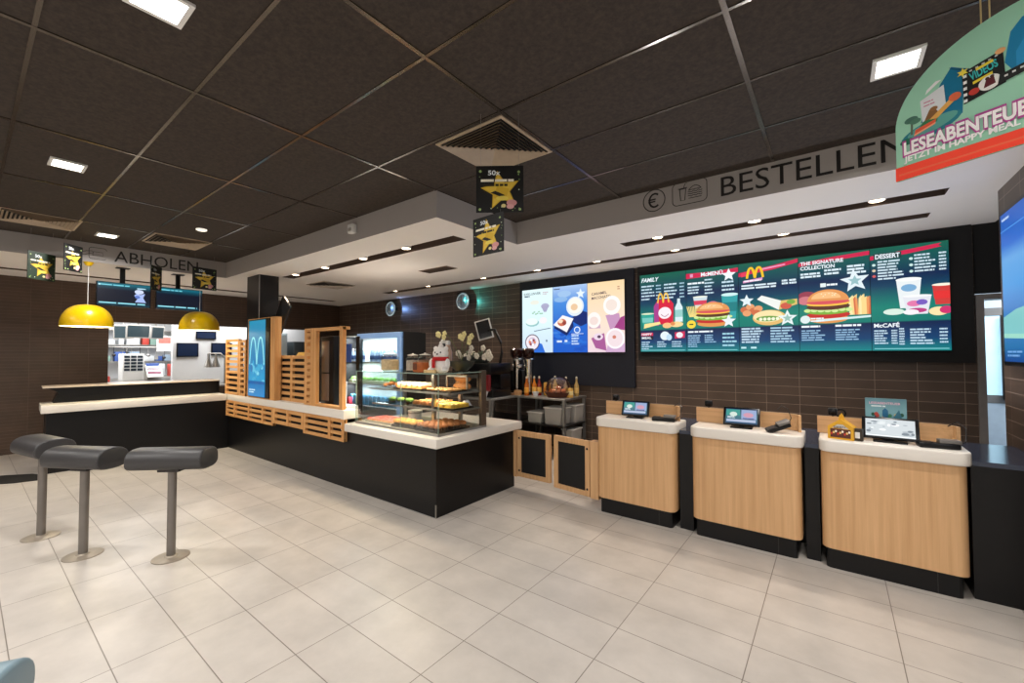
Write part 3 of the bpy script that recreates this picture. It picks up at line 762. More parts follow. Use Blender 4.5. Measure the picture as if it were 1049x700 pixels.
# lower shelf: rolls and yellow cakes
sz = GZ0+.218
rl = thing('bread_roll', 'brown bread roll', 'bread roll')
MB().ell((0, 0, .026), (.055, .034, .03), 14).build('crust', pm('roll_crust', (168, 104, 52), .6, var=.3, scale=40), rl)
for k in range(3): MB().box(-.028+.028*k-.003, -.028+.028*k+.003, -.018, .018, .05, .056, .001, 1).build('score', pm('roll_score', (232, 196, 140), .8), rl)
z = tray(DX+.62, DX+1.04, DY+.26, DY+.62, sz, 'dark tray of bread rolls on the lower glass shelf')
for i in range(3):
    for j in range(4): put(rl, DX+.70+.13*i, DY+.31+.085*j, z, .1*((i+j) % 3), 'brown bread roll on the lower glass shelf', 'bread rolls on the lower glass shelf')
ck = thing('cake_slice', 'yellow sheet cake slice', 'cake')
MB().box(-.045, .045, -.03, .03, 0, .038, .004).build('sponge', pm('yellow_sponge', (236, 186, 72), .8, var=.2, scale=60), ck)
MB().box(-.045, .045, -.03, .03, .038, .048, .004).build('icing', pm('yellow_icing', (246, 210, 90), .5), ck)
z = tray(DX+1.07, DX+1.35, DY+.24, DY+.54, sz, 'tray of yellow cake slices on the lower glass shelf')
for i in range(2):
    for j in range(4): put(ck, DX+1.14+.12*i, DY+.28+.07*j, z, 0, 'yellow cake slice on the lower glass shelf', 'yellow cake slices on the lower glass shelf')
wr = thing('wrapped_sandwich', 'sandwich wrapped in clear film on the lower glass shelf', 'sandwich', (DX+1.20, DY+.585, sz))
MB().prism([(-.07, 0), (.07, 0), (0, .075)], -.035, .035, axis='y', bev=.006).build('bread', pm('white_film_wrap', (212, 214, 226), .25), wr)
pk = thing('salad_bowl', 'clear bowl of green salad on the lower glass shelf', 'salad')
MB().lathe([(0, 0), (.045, 0), (.062, .05), (.058, .05), (.042, .006), (0, .006)], seg=20).build('bowl', M_glassb, pk)
MB().ell((0, 0, .036), (.052, .052, .026), 12).build('leaves', pm('salad_green', (110, 150, 62), .7, var=.5, scale=70), pk)
for i in range(3): put(pk, DX+.15+.145*i, DY+.40+.01*i, sz, 0, 'clear bowl of green salad on the lower glass shelf', 'salad bowls on the lower glass shelf')
# upper shelf
sz = GZ0+.398
cr = thing('cream_roll', 'cream-topped sponge roll', 'cake')
MB().box(-.035, .035, -.09, .09, 0, .035, .012).build('sponge', pm('roll_sponge', (190, 128, 70), .8, var=.2, scale=60), cr)
m = MB()
for k in range(5): m.ell((0, -.072+.036*k, .052), (.033, .022, .026), 12)
m.build('cream', pm('whipped_cream', (246, 230, 204), .6, var=.06), cr)
z = tray(DX+.42, DX+.90, DY+.20, DY+.44, sz, 'tray of cream cakes on the upper glass shelf')
for i in range(5): put(cr, DX+.48+.088*i, DY+.32, z, 0, 'cream-topped sponge roll on the upper glass shelf', 'cream rolls on the upper glass shelf')
co_ = thing('cookie', 'flat round cookie', 'cookie')
MB().lathe([(0, 0), (.048, 0), (.055, .007), (.045, .014), (0, .017)], seg=18).build('biscuit', pm('cookie_crumb', (206, 160, 104), .8, var=.25, scale=60), co_)
m = MB()
for k in range(7): m.ell((.03*math.cos(k*2.4)*(.4+.1*k), .03*math.sin(k*2.4)*(.4+.1*k), .014), (.007, .007, .005), 8)
m.build('chips', pm('chocolate_chip', (60, 36, 24), .5), co_)
z = tray(DX+.94, DX+1.36, DY+.19, DY+.44, sz, 'dark tray of cookies on the upper glass shelf')
for i in range(3):
    for j in range(2):
        for k in range(2): put(co_, DX+1.01+.13*i, DY+.255+.12*j, z+.0172*k, .3*i+k, 'flat round cookie in the cookie tray on the upper shelf', 'cookies on the upper glass shelf')
lf = thing('bread_loaf', 'long crusty loaf', 'bread')
MB().ell((0, 0, .045), (.125, .05, .046), 18).build('crust', pm('loaf_crust', (186, 124, 70), .65, var=.3, scale=30), lf)
for k in range(4): MB().box(-.08+.05*k-.006, -.08+.05*k+.006, -.03, .03, .083, .09, .002, 1, rot=(0, 0, .5)).build('score', MATS['roll_score'], lf)
put(lf, DX+1.19, DY+.53, sz+.001, .05, 'long crusty loaf in the wire basket at the end of the upper shelf', 'loaves on the upper glass shelf'); put(lf, DX+1.20, DY+.53, sz+.085, -.06, 'long crusty loaf in the wire basket at the end of the upper shelf', 'loaves on the upper glass shelf')
t = thing('bread_basket', 'open metal frame round the loaves on the upper shelf', 'basket', (DX+1.195, DY+.53, sz))
m = MB()
for sx in (-1, 1):
    for sy in (-1, 1): m.box(sx*.15-.008, sx*.15+.008, sy*.085-.008, sy*.085+.008, 0, .165)
m.box(-.158, .158, -.093, -.077, .15, .17).box(-.158, .158, .077, .093, .15, .17).box(-.158, -.142, -.077, .077, .15, .17).box(.142, .158, -.077, .077, .15, .17)
m.build('wire_frame', M_steel, t)
pz = thing('plate_of_pastries', 'dark plate heaped with small brown pastries on the upper shelf', 'plate', (DX+.23, DY+.34, sz))
MB().lathe([(0, 0), (.07, 0), (.15, .014), (.148, .018), (.07, .006), (0, .006)], seg=28).build('plate', M_darksteel, pz)
for k in range(9): tag(MB().ell((0, 0, .018), (.036, .024, .02), 12).build('small_pastry', MATS['roll_crust'], None, (pz.location[0]+.085*math.cos(k*.7)*(1 if k < 7 else .2), pz.location[1]+.085*math.sin(k*.7)*(1 if k < 7 else .2), sz+.016+(.02 if k >= 7 else 0)), (0, 0, k)), 'small brown pastry on the dark plate in the display', 'pastry', 'small pastries on the dark plate')

# things standing on the glass top
TZ = GZ1+.001
def jar(x, y, r, h, label, fill):
    t = thing('glass_jar', label, 'jar', (x, y, TZ))
    MB().lathe([(r*.92, 0), (r, .01), (r, h*.72), (r*.7, h*.82), (r*.7, h*.86)], seg=24, close=False).build('body', M_glass, t)
    MB().lathe([(0, .004), (r*.93, .006), (r*.94, h*.55), (r*.75, h*.60), (0, h*.62)], seg=20).build('biscuits', pm('jar_'+str(fill), fill, .7, var=.45, scale=45), t)
    MB().lathe([(r*.8, h*.86), (r*.82, h*.89), (r*.3, h*.94), (r*.1, h*.95), (r*.16, h*.98), (0, h)], seg=24, close=False).build('lid', pm('milky_lid', (222, 222, 214), .2), t)
jar(-4.08, 3.02, .105, .215, 'glass jar of pale orange biscuits on the pastry display', (240, 196, 156))
jar(-3.80, 3.12, .075, .20, 'glass jar beside the brown box on the pastry display', (196, 178, 164))
jar(-3.64, 3.16, .08, .205, 'glass jar of dark biscuits behind the brown box', (150, 112, 88))
t = thing('carton', 'brown-orange carton standing before the glass jars', 'box', (-3.52, 3.00, TZ))
MB().box(-.075, .075, -.045, .045, 0, .10, .003).build('body', pm('orange_card', (176, 92, 40), .6), t)
MB().box(-.076, -.01, -.046, .046, .02, .09).build('sleeve', pm('dark_sleeve', (104, 52, 26), .6), t)
def flask(x, y, r, h, mt_, capm, label):
    t = thing('bottle', label, 'bottle', (x, y, TZ))
    MB().lathe([(0, 0), (r, 0), (r, h*.62), (r*.55, h*.82), (r*.5, h*.86), (0, h*.86)], seg=20).build('body', mt_, t)
    MB().lathe([(r*.58, h*.86), (r*.58, h*.97), (r*.4, h), (0, h)], seg=18).build('cap', capm, t)
flask(-3.60, 3.40, .045, .36, M_blacksat, M_wht, 'tall black bottle with white cap behind the toy bear')
flask(-3.48, 3.36, .048, .34, pm('rose_metal', (190, 160, 140), .3, .4), M_wht, 'tall rose-beige bottle next to the black bottle')

# plush toy
t = thing('plush_bear', 'white plush toy bear with red scarf sitting on the pastry display', 'toy', (-3.21, 3.00, TZ), .35)
m = MB().ell((0, 0, .075), (.085, .075, .08), 22).ell((0, -.005, .195), (.082, .07, .07), 22)
m.ell((-.058, 0, .245), (.026, .018, .026), 12).ell((.058, 0, .245), (.026, .018, .026), 12).ell((0, -.06, .18), (.03, .025, .022), 12)
m.ell((-.075, -.06, .03), (.034, .055, .03), 14).ell((.075, -.06, .03), (.034, .055, .03), 14).ell((-.09, -.03, .09), (.026, .03, .055), 14).ell((.09, -.03, .09), (.026, .03, .055), 14)
m.build('body', M_plush, t)
MB().ell((0, .0, .265), (.03, .028, .03), 12).ell((0, 0, .30), (.018, .018, .02), 12).build('pompom', M_plush, t)
for s in (-1, 1): MB().ell((s*.03, -.068, .205), (.008, .006, .009), 10).build('eye', M_blacksat, t)
MB().ell((0, -.084, .188), (.011, .007, .008), 10).build('nose', M_blacksat, t)
MB().torus((0, -.003, .14), .066, .02, 24, 10).box(-.055, -.02, -.098, -.082, .05, .135, .006).build('scarf', M_red, t)
t = thing('gift_bag', 'small pink and yellow packet lying before the toy bear', 'packet', (-3.24, 2.88, TZ), .2)
MB().box(-.07, .07, -.02, .025, 0, .03, .008).build('packet_body', pm('pink_yellow_pack', (232, 196, 140), .5, var=.3, scale=20), t)

# orchids in a dark bowl
t = thing('potted_orchid', 'orchid with pale yellow blossoms in a dark round bowl', 'plant', (-3.265, 3.36, TZ))
MB().lathe([(0, 0), (.06, 0), (.13, .06), (.15, .11), (.14, .11), (.11, .07), (0, .06)], seg=28).build('bowl', pm('dark_green_bowl', (44, 48, 44), .35), t)
st = MB(); 
r = random.Random(4)
bl = []
for (dx, dy, dz, n) in ((-.33, -.02, .42, 4), (-.02, .03, .40, 3), (.12, .02, .36, 3)):
    pts = [(0, 0, .09), (dx*.25, dy*.3, dz*.6), (dx*.6, dy*.7, dz*.95), (dx, dy, dz)]
    MB().tube(pts, .004, 6).build('stem', pm('orchid_stem', (84, 96, 52), .6), t)
    for k in range(n):
        f = k/max(1, n-1); bl.append((dx*(1-.25*f)+r.uniform(-.02, .02), dy+r.uniform(-.02, .02), dz*(1-.06*f)+r.uniform(-.03, .03)))
pet = pm('pale_yellow_petal', (232, 222, 160), .6)
for b in bl:
    m = MB()
    for k in range(5): m.ell((b[0]+.02*math.cos(k*1.257), b[1]-.004, b[2]+.02*math.sin(k*1.257)), (.018, .007, .018), 8)
    m.build('blossom', pet, t)
t = thing('flower_trough', 'low arrangement of white blossoms and grey-green leaves', 'plant', (-4.44, 4.88, 1.401))
MB().box(-.24, .24, -.06, .06, 0, .10, .02).build('trough', MATS['dark_green_bowl'], t)
wp = pm('white_petal', (236, 232, 220), .6); lfm = pm('grey_green_leaf', (92, 104, 84), .6, var=.3)
for k in range(26):
    m = MB(); c = (r.uniform(-.34, .36), r.uniform(-.10, .02), .07+r.uniform(0, .10)+(.06 if k % 5 == 0 else 0))
    for q in range(5): m.ell((c[0]+.026*math.cos(q*1.257), c[1], c[2]+.026*math.sin(q*1.257)), (.026, .012, .026), 8)
    m.build('blossom', wp, t)
m = MB()
for k in range(26): m.ell((r.uniform(-.22, .22), r.uniform(-.06, .06), .10+r.uniform(0, .06)), (.03, .012, .04), 8, rot=(r.uniform(-.6, .6), r.uniform(-.8, .8), r.uniform(0, 3)))
m.build('leaves', lfm, t)

# ------------------------------------------------------------------ chilled cabinet behind the display
t = thing('chilled_cabinet', 'blue-lit chilled drinks cabinet with glass door behind the pastry display', 'fridge', (-5.95, 3.52, 0))
MB().box(.03, 1.42, .34, .36, .5, 1.80).box(.03, 1.42, 0, .34, .48, .5).box(.03, 1.42, .0, .34, 1.80, 1.81).build('liner', pm('cabinet_interior', (206, 214, 216), .5), t)
MB().box(0, 1.45, .36, .40, 0, 1.83).box(0, .03, 0, .36, 0, 1.83).box(1.42, 1.45, 0, .36, 0, 1.83).box(0.03, 1.42, 0, .36, 0, .48).box(0.03, 1.42, .0, .36, 1.81, 1.84).build('cabinet', M_blackmat, t)
MB().box(.43, .52, -.03, .03, .0, 1.80, .004, 1).build('divider_post', M_blacksat, t)
df = MB().box(.44, 1.45, -.02, .02, 1.765, 1.835, .004, 1).box(1.36, 1.45, -.02, .02, .5, 1.765, .004, 1).build('door_frame', M_blueglow, t)
MB().box(.52, 1.36, -.004, .004, .5, 1.765).build('door_glass', glass('door_glass', k=.12, a=.0), t)
for z in (.78, 1.10, 1.42): MB().box(.03, 1.42, .04, .335, z, z+.012).build('shelf', M_steelm, t)
area('cabinet_lamp', (.95, .12, 1.79), .9, 12, (.75, .88, 1), parent=t, sy=.08)
area('cabinet_lamp', (.24, .12, 1.79), .35, 6, (.9, .96, 1), parent=t, sy=.08)
for z in (1.405, 1.085):
    area('cabinet_lamp', (.95, .14, z), .9, 6, (.8, .92, 1), parent=t, sy=.06); area('cabinet_lamp', (.24, .14, z), .35, 5, (.9, .96, 1), parent=t, sy=.06)
bt = thing('drink_bottle', 'small clear bottle with pale cap', 'bottle')
MB().lathe([(0, 0), (.026, 0), (.028, .10), (.018, .15), (.014, .165), (0, .165)], seg=14).build('body', pm('pale_drink', (150, 170, 188), .2, var=.2), bt)
MB().lathe([(.028, .03), (.0288, .032), (.0288, .085), (.028, .087)], seg=14, close=False).build('sleeve', pm('dark_blue_sleeve', (46, 70, 110), .4), bt)
MB().lathe([(.016, .163), (.017, .19), (0, .192)], seg=12).build('cap', M_wht, bt)
for i in range(11): put(bt, -5.38+.077*i, 3.66, 1.4325, 0, 'small bottle with dark blue sleeve on the top cabinet shelf', 'bottles on the top cabinet shelf')
for i in range(4): put(bt, -5.86+.09*i, 3.66, 1.4325, 0, 'small bottle with dark blue sleeve behind the black divider post', 'bottles behind the divider post')
sp = thing('salad_pack', 'clear tub of green salad', 'salad')
MB().box(-.06, .06, -.06, .06, 0, .045, .01).build('tub', pm('pale_green_tub', (206, 222, 190), .35), sp)
MB().ell((0, 0, .06), (.052, .052, .035), 12).build('leaves', pm('bright_salad', (122, 176, 84), .6, var=.5, scale=70), sp)
for i in range(10): put(sp, -5.86+.137*i, 3.68, 1.1125, .1*i, 'tub of green salad on the middle cabinet shelf', 'salad tubs on the middle cabinet shelf')
bc = thing('drink_carton', 'small blue drink carton', 'carton')
MB().box(-.03, .03, -.03, .03, 0, .12, .003).prism([(-.03, .12), (.03, .12), (0, .145)], -.03, .03, axis='y').build('carton_body', pm('cyan_carton', (70, 150, 190), .4, var=.35, scale=9), bc)
for i in range(14): put(bc, -5.87+.099*i, 3.66, .7925, .05*i, 'small blue drink carton on the lower cabinet shelf', 'blue cartons on the lower cabinet shelf')
rc = thing('snack_pack', 'red and pink snack pack', 'packet')
MB().box(-.035, .035, -.03, .03, 0, .10, .006).build('pack', pm('red_pack', (196, 54, 70), .4, var=.3, scale=9), rc)
for i in range(4): put(rc, -5.86+.10*i, 3.60, .9, 0, 'red snack pack standing behind the black divider post', 'red snack packs behind the divider post') if False else None
put(rc, -5.83, 3.585, .7925, 0, 'red snack pack at the far end of the lower cabinet shelf')

# ------------------------------------------------------------------ back-bar tables
def table(x0, x1, y0, y1, h, label, shelves):
    t = thing('steel_table', label, 'table', (x0, y0, 0))
    MB().box(-.01, x1-x0+.01, -.01, y1-y0, h-.03, h, .004, 1).build('tabletop', M_steelm, t)
    for px in (.02, x1-x0-.02):
        for py in (.02, y1-y0-.03): MB().box(px-.02, px+.02, py-.02, py+.02, 0, h-.03).build('leg', M_steelm, t)
    for z in shelves: MB().box(.0, x1-x0, .0, y1-y0-.01, z-.02, z).build('shelf', M_darksteel, t)
table(-3.92, -3.08, 5.27, 5.93, .885, 'steel table carrying syrup bottles and the domed basket', (.49, .22))
table(-4.95, -3.96, 4.68, 5.93, .885, 'steel table carrying the coffee machine and grinders', (.49, .22))
def bin_(x, y, z, w, d, h, label):
    t = thing('storage_bin', label, 'bin', (x, y, z))
    MB().prism([(-w*.44, 0), (w*.44, 0), (w/2, h), (-w/2, h)], -d/2, d/2, axis='y', bev=.006).build('tub', M_plast, t)
    MB().box(-w/2-.012, w/2+.012, -d/2-.012, d/2+.012, h-.018, h+.002, .006).build('lid', pm('pale_lid', (206, 204, 200), .5), t)
bin_(-3.64, 5.48, .491, .26, .30, .16, 'shallow grey plastic bin on the table shelf')
bin_(-3.31, 5.46, .491, .30, .28, .25, 'tall grey plastic bin at the front of the table shelf')
bin_(-3.22, 5.76, .491, .24, .26, .27, 'tall grey plastic bin at the rear of the table shelf')
bin_(-3.18, 5.66, .221, .18, .3, .19, 'grey plastic bin on the lowest shelf above the gate')
tag(MB().ell((0, 0, .03), (.04, .03, .03), 12).build('lemon', M_yel, None, (-3.20, 5.40, .221)), 'small yellow thing in front of the lowest bin', 'fruit')

# domed basket
t = thing('domed_basket', 'round dark basket of pastries under a clear dome', 'basket', (-3.32, 5.50, .886))
MB().lathe([(0, 0), (.16, 0), (.212, .075), (.205, .075), (.15, .012), (0, .012)], seg=28).build('basket', pm('dark_wicker', (92, 46, 26), .7, var=.4, scale=80), t)
MB().lathe([(.19, .08), (.19, .15), (.165, .24), (.10, .29), (0, .305)], seg=28, close=False).build('dome', M_dome, t)
for k in range(7): tag(MB().ell((0, 0, .03), (.05, .034, .03), 12).build('croissant', pm('croissant_crust', (206, 120, 66), .6, var=.3, scale=40), None, (-3.32+.095*math.cos(k*1.05)*(k < 6), 5.50+.095*math.sin(k*1.05)*(k < 6), .886+(.06 if k < 6 else .105)), (0, 0, k)), 'small brown pastry heaped under the clear dome', 'pastry', 'pastries under the clear dome')
def syrup(x, y, col, label, h=.30, lab=(230, 190, 110), cap=(200, 190, 170)):
    t = thing('syrup_bottle', label, 'bottle', (x, y, .886))
    MB().lathe([(0, 0), (.034, 0), (.036, .01), (.036, h*.55), (.016, h*.72), (.014, h*.9), (0, h*.9)], seg=18).build('body', pm('syrup_%d_%d_%d' % col, col, .15, var=.1), t)
    MB().lathe([(.0365, h*.15), (.037, h*.16), (.037, h*.42), (.0365, h*.43)], seg=18, close=False).build('sticker', pm('syrup_label_%d' % lab[2], lab, .5), t)
    MB().lathe([(.016, h*.88), (.016, h*.96), (.006, h), (0, h)], seg=12).build('pump', pm('pump_cap', cap, .4), t)
syrup(-3.825, 5.385, (190, 100, 24), 'amber syrup bottle closest to the coffee grinders', lab=(240, 170, 60))
syrup(-3.76, 5.50, (206, 120, 30), 'amber syrup bottle second from the coffee grinders', lab=(240, 190, 90))
syrup(-3.68, 5.52, (130, 36, 22), 'dark red syrup bottle beside the amber bottles', lab=(216, 120, 90))
syrup(-3.50, 5.70, (200, 170, 110), 'pale syrup bottle with white cap behind the yellow cartons', .30)
syrup(-3.14, 5.74, (180, 150, 90), 'pale syrup bottle between the dome and the table edge', .30)
syrup(-3.36, 5.80, (180, 160, 130), 'pale syrup bottle standing behind the clear dome', .29)
for i, (x, y) in enumerate([(-3.60, 5.60), (-3.535, 5.56)]):
    t = thing('yellow_carton', ['yellow carton next to the dark red syrup bottle', 'yellow carton next to the domed basket'][i], 'carton', (x, y, .886))
    MB().box(-.03, .03, -.03, .03, 0, .20, .004).build('body', pm('straw_yellow', (226, 178, 84), .5, var=.15), t)
    MB().box(-.031, .031, -.031, .031, .05, .12, .002, 1).build('band', pm('orange_band', (214, 140, 50), .5), t)
t = thing('yellow_carton', 'yellow carton standing at the outer table edge', 'carton', (-3.125, 5.50, .886))
MB().box(-.045, .045, -.03, .03, 0, .14, .004).build('body', MATS['straw_yellow'], t)
MB().box(-.046, .046, -.031, .031, .04, .10, .002, 1).build('band', pm('cream_band', (240, 220, 160), .5), t)
t = thing('white_bowl', 'small white bowl in front of the amber syrup bottles', 'bowl', (-3.64, 5.36, .886))
MB().lathe([(0, 0), (.03, 0), (.05, .07), (.045, .07), (.027, .008), (0, .008)], seg=22).build('bowl', M_wht, t)
t = thing('wooden_box', 'small wooden box between the coffee grinders and the white bowl', 'box', (-3.90, 5.16, .886)) if False else None

# coffee grinders, coffee machine with tablet arm
for i, (x, lab) in enumerate([(-4.13, 'coffee grinder closest to the coffee machine'), (-3.955, 'coffee grinder closest to the syrup bottles')]):
    t = thing('coffee_grinder', lab, 'grinder', (x-.02, 5.55, .886) if i == 0 else (-4.02+.02, 5.55, .886))
    t.location.x = (-4.16, -3.925)[i]; t.scale = (1.2, 1.2, .97)
    MB().box(-.07, .07, -.10, .12, 0, .05, .01).box(-.075, .0, -.09, .11, .05, .40, .02).build('base', M_blacksat, t)
    MB().lathe([(.062, .05), (.058, .30), (.065, .50), (.07, .58), (.05, .60)], (.035, -.02, 0), 22).ell((-.06, -.1, .46), (.045, .05, .04), 14).build('body', pm('chrome', (210, 208, 205), .12, 1.), t)
    MB().lathe([(.06, .60), (.082, .63), (.085, .74), (.07, .76), (0, .765)], (.01, 0, 0), 22).build('hopper', pm('dark_brown_hopper', (46, 24, 20), .15), t)
t = thing('coffee_machine', 'black coffee machine with red side panel on the steel table', 'coffee machine', (-4.94, 4.72, .886))
MB().box(0, .92, .08, .52, .0, .12, .01).box(0, .92, .26, .52, .12, .34, .01).box(0, .92, .02, .52, .34, .51, .015).build('housing', M_blacksat, t)
MB().box(.80, .90, .02, .06, .10, .34, .01).build('side_panel', pm('deep_red_panel', (120, 26, 34), .3), t)
MB().box(.06, .86, .02, .26, .095, .12, .004).build('drip_tray', M_steelm, t)
for k in range(2): MB().lathe([(.035, 0), (.035, .05), (0, .05)], (.22+.32*k, .14, .28), 18).tube([(.22+.32*k, .14, .30), (.22+.32*k, -.02, .28)], .012, 8).build('portafilter', M_steel, t)
t = thing('white_jug', 'small white cup under the red panel of the coffee machine', 'cup', (-4.10, 4.705, .886))
MB().lathe([(0, 0), (.025, 0), (.03, .02), (.055, .10), (.05, .10), (.024, .02), (0, .02)], seg=20).build('cup', M_wht, t)
t = thing('order_monitor', 'tilted white-framed monitor on a black arm above the coffee machine', 'monitor', (-4.10, 5.06, 1.397))
MB().tube([(0, 0, 0), (.04, 0, .16), (.02, .0, .32), (-.10, -.0, .52), (-.26, .04, .52)], .022, 10).build('arm', M_blacksat, t)
sc = MB().box(-.125, .125, -.012, .012, -.16, .16, .004).build('housing', M_wht, t, (-.32, .0, .53), (-.12, -.26, .6))
MB().box(-.103, .103, -.0145, -.011, -.138, .138).build('glass', pm('dark_screen_glass', (26, 26, 30), .15), sc)
t = thing('knock_box', 'dark tray of coffee tools on the steel table', 'tray', (-4.30, 5.06+.0, .886)) if False else None
wd = wood('walnut_board', (96, 70, 48), (150, 116, 84), .5, axis=0)
t = thing('tool_board', 'low wooden board with coffee tools in front of the grinders', 'board', (-4.22, 5.34, .886))
MB().box(-.24, .20, -.06, .05, 0, .03, .004).build('board', wd, t)
MB().lathe([(.03, .03), (.03, .07), (.012, .09), (.02, .12), (0, .125)], (-.1, 0, 0), 16).lathe([(.028, .03), (.034, .08), (.03, .08)], (.06, 0, 0), 16).build('tools', M_darksteel, t)
t = thing('wooden_block', 'small pale wooden box at the foot of the grinders', 'box', (-3.98, 5.36, .886))
MB().box(-.05, .05, -.03, .04, 0, .075, .003).build('box', M_oak, t)
MB().box(-.042, .042, -.024, .034, .075, .082).build('lid', wd, t)
for i, (x, z, c, r_, h) in enumerate([(-4.1, .491, (226, 228, 230), .06, .16), (-4.25, .491, (210, 214, 218), .07, .12)]):
    t = thing('paper_cups', ['white stack of cups on the coffee table shelf', 'clear tub on the coffee table shelf'][i], 'cups', (x, 4.80, z))
    MB().lathe([(0, 0), (r_*.7, 0), (r_, h), (r_*.94, h), (r_*.66, .01), (0, .01)], seg=20).build('cup', M_wht if i == 0 else M_plast, t)
    MB().torus((0, 0, h), r_*.97, .004, 20, 6).build('rim', M_wht, t)

# round lamps on the menu wall
for x, lab, gc in ((-7.91, 'round chrome-ringed glass lamp nearest the kitchen on the menu wall', (.25, .45, 1)), (-5.665, 'round chrome-ringed glass lamp above the coffee area', (.1, .8, .7))):
    t = thing('round_wall_lamp', lab, 'wall lamp', (x, 5.97, 2.55))
    MB().box(-.17, -.05, -.10, 0, -.02, .19, .01).lathe([(.10, 0), (.10, .07)], (0, 0, -.035), 20).build('bracket', M_blacksat, t)
    rr = MB().torus((0, -.11, 0), .145, .02, 32, 10, 'y').build('ring', pm('polished_chrome', (214, 222, 226), .12, 1., emit=(180, 215, 225), es=.25), t)
    m = MB(); m.bm.from_mesh(bpy.data.meshes.new('e'))
    b2 = MB().lathe([(.14, 0), (.13, .03), (.07, .05), (0, .055)], seg=32, close=False)
    bmesh.ops.rotate(b2.bm, matrix=Euler((PI/2, 0, 0)).to_matrix(), verts=b2.bm.verts)
    b2.build('lens', pm('lamp_lens', (92, 104, 112), .15, .3, var=.5, scale=18, emit=(150, 170, 180), es=.18), t, (0, -.10, 0)); m.bm.free()
    MB().box(-.008, .008, -.165, -.15, -.09, .10).box(-.09, .05, -.165, -.15, -.008, .008).build('spokes', M_steel, t)
    al = spot('accent_lamp', (.05, -.24, .02), 7, 105, gc, parent=t, rot=Vector((.75, .62, .02)).to_track_quat('-Z', 'Y').to_euler()); al.data.shadow_soft_size = 0

# ------------------------------------------------------------------ menu screens
G0, G1, NV, TL = (8, 92, 74), (10, 112, 100), (12, 34, 78), (10, 128, 126)
WHT, RED = (236, 244, 250), (206, 30, 76)
def menu_bg(a):
    a.grad([(0, (12, 130, 132)), (.12, (10, 62, 108)), (.27, (10, 32, 74)), (.285, (12, 120, 108)), (.42, (14, 128, 112)), (.62, (8, 62, 92)), (.72, (10, 36, 76)), (.82, (8, 70, 84)), (1, (10, 96, 76))])
arts = []
a = Art(.627, 1.09); menu_bg(a)
a.text('FAMILY', .03, .905, .05, WHT, .40, off=.03, shear=.25)
a.lines(.03, .84, .30, 5, .042, .018, (200, 224, 236), 1); a.lines(.36, .84, .12, 5, .042, .016, (170, 205, 222), 2, .1); a.lines(.54, .84, .30, 5, .042, .018, (200, 224, 236), 3); a.lines(.87, .84, .10, 5, .042, .016, (170, 205, 222), 4, .1)
a.poly([(.32, .34), (.73, .36), (.74, .60), (.66, .66), (.40, .66), (.31, .58)], (214, 26, 62)); a.poly([(.32, .34), (.42, .33), (.42, .66), (.31, .58)], (168, 60, 140))
arches(a, .40, .62, .24, .12, .018, (246, 196, 70)); a.disc(.55, .49, .14, .075, (248, 236, 242)); a.path([(.47+.16*k/8, .475-.03*math.sin(PI*k/8)) for k in range(9)], .008, (150, 60, 110))
a.poly([(.77, .37), (.93, .37), (.93, .55), (.88, .61), (.88, .66), (.82, .66), (.82, .61), (.77, .55)], (216, 236, 240)); a.rect(.77, .43, .93, .52, (150, 205, 200))
cup(a, .17, .33, .28, .16, (44, 166, 150), (226, 236, 200), (120, 200, 190)); a.poly([(.08, .30), (.46, .35), (.44, .38), (.10, .36)], (250, 226, 150)); a.disc(.60, .33, .10, .035, (244, 190, 130)); a.disc(.80, .34, .14, .035, (246, 214, 150)); a.disc(.72, .35, .05, .025, (225, 140, 80))
a.rect(.02, .205, .29, .245, RED); a.text('HAPPY', .035, .211, .027, WHT, .23, off=.03); a.rect(.02, .155, .29, .20, (30, 24, 40)); a.text('MEAL', .035, .165, .027, WHT, .22, off=.03)
a.disc(.55, .20, .10, .055, (226, 240, 248)); a.disc(.64, .18, .06, .04, (190, 220, 240)); a.poly([(.76, .16), (.97, .17), (.97, .25), (.76, .24)], (206, 36, 84)); a.disc(.86, .205, .07, .035, (240, 232, 238))
a.lines(.03, .115, .25, 4, .028, .014, (180, 210, 230), 5); a.lines(.38, .115, .22, 3, .028, .014, (180, 210, 230), 6); a.lines(.70, .115, .22, 3, .028, .014, (180, 210, 230), 7); a.rect(.03, .015, .97, .022, (140, 210, 215)); arts.append((a, 'menu screen with a red children\'s meal box and bottle'))
a = Art(.622, 1.09); menu_bg(a)
a.poly([(0, .89), (1, .915), (1, .965), (.6, .95), (0, .955)], RED); a.text('McMENÜ', .30, .905, .045, WHT, .42, off=.03); a.rect(.08, .905, .14, .945, (226, 150, 190)); a.star(.83, .89, .085, (240, 246, 250))
a.lines(.03, .818, .34, 1, .03, .022, WHT, 10, .05); a.lines(.03, .775, .28, 3, .035, .017, (200, 224, 236), 11); a.lines(.37, .85, .18, 5, .04, .017, (200, 224, 236), 12); a.lines(.70, .80, .24, 3, .045, .02, (200, 224, 236), 13)
cup(a, .28, .52, .28, .14, (206, 220, 228), (238, 240, 226), (214, 60, 90)); a.disc(.52, .55, .12, .045, (230, 120, 140)); cup(a, .84, .38, .30, .28, (50, 160, 165), (206, 240, 240), (30, 126, 130))
for k in range(9): a.poly([(.06+.02*k, .42), (.08+.02*k, .42), (.02+.035*k, .55), (.0+.035*k, .55)], (248, 220, 130))
burger(a, .52, .44, .66, .30, 2); a.star(.82, .35, .085, (232, 240, 244)); a.disc(.10, .33, .09, .05, (248, 214, 60)); a.rect(.06, .322, .14, .338, (70, 90, 50))
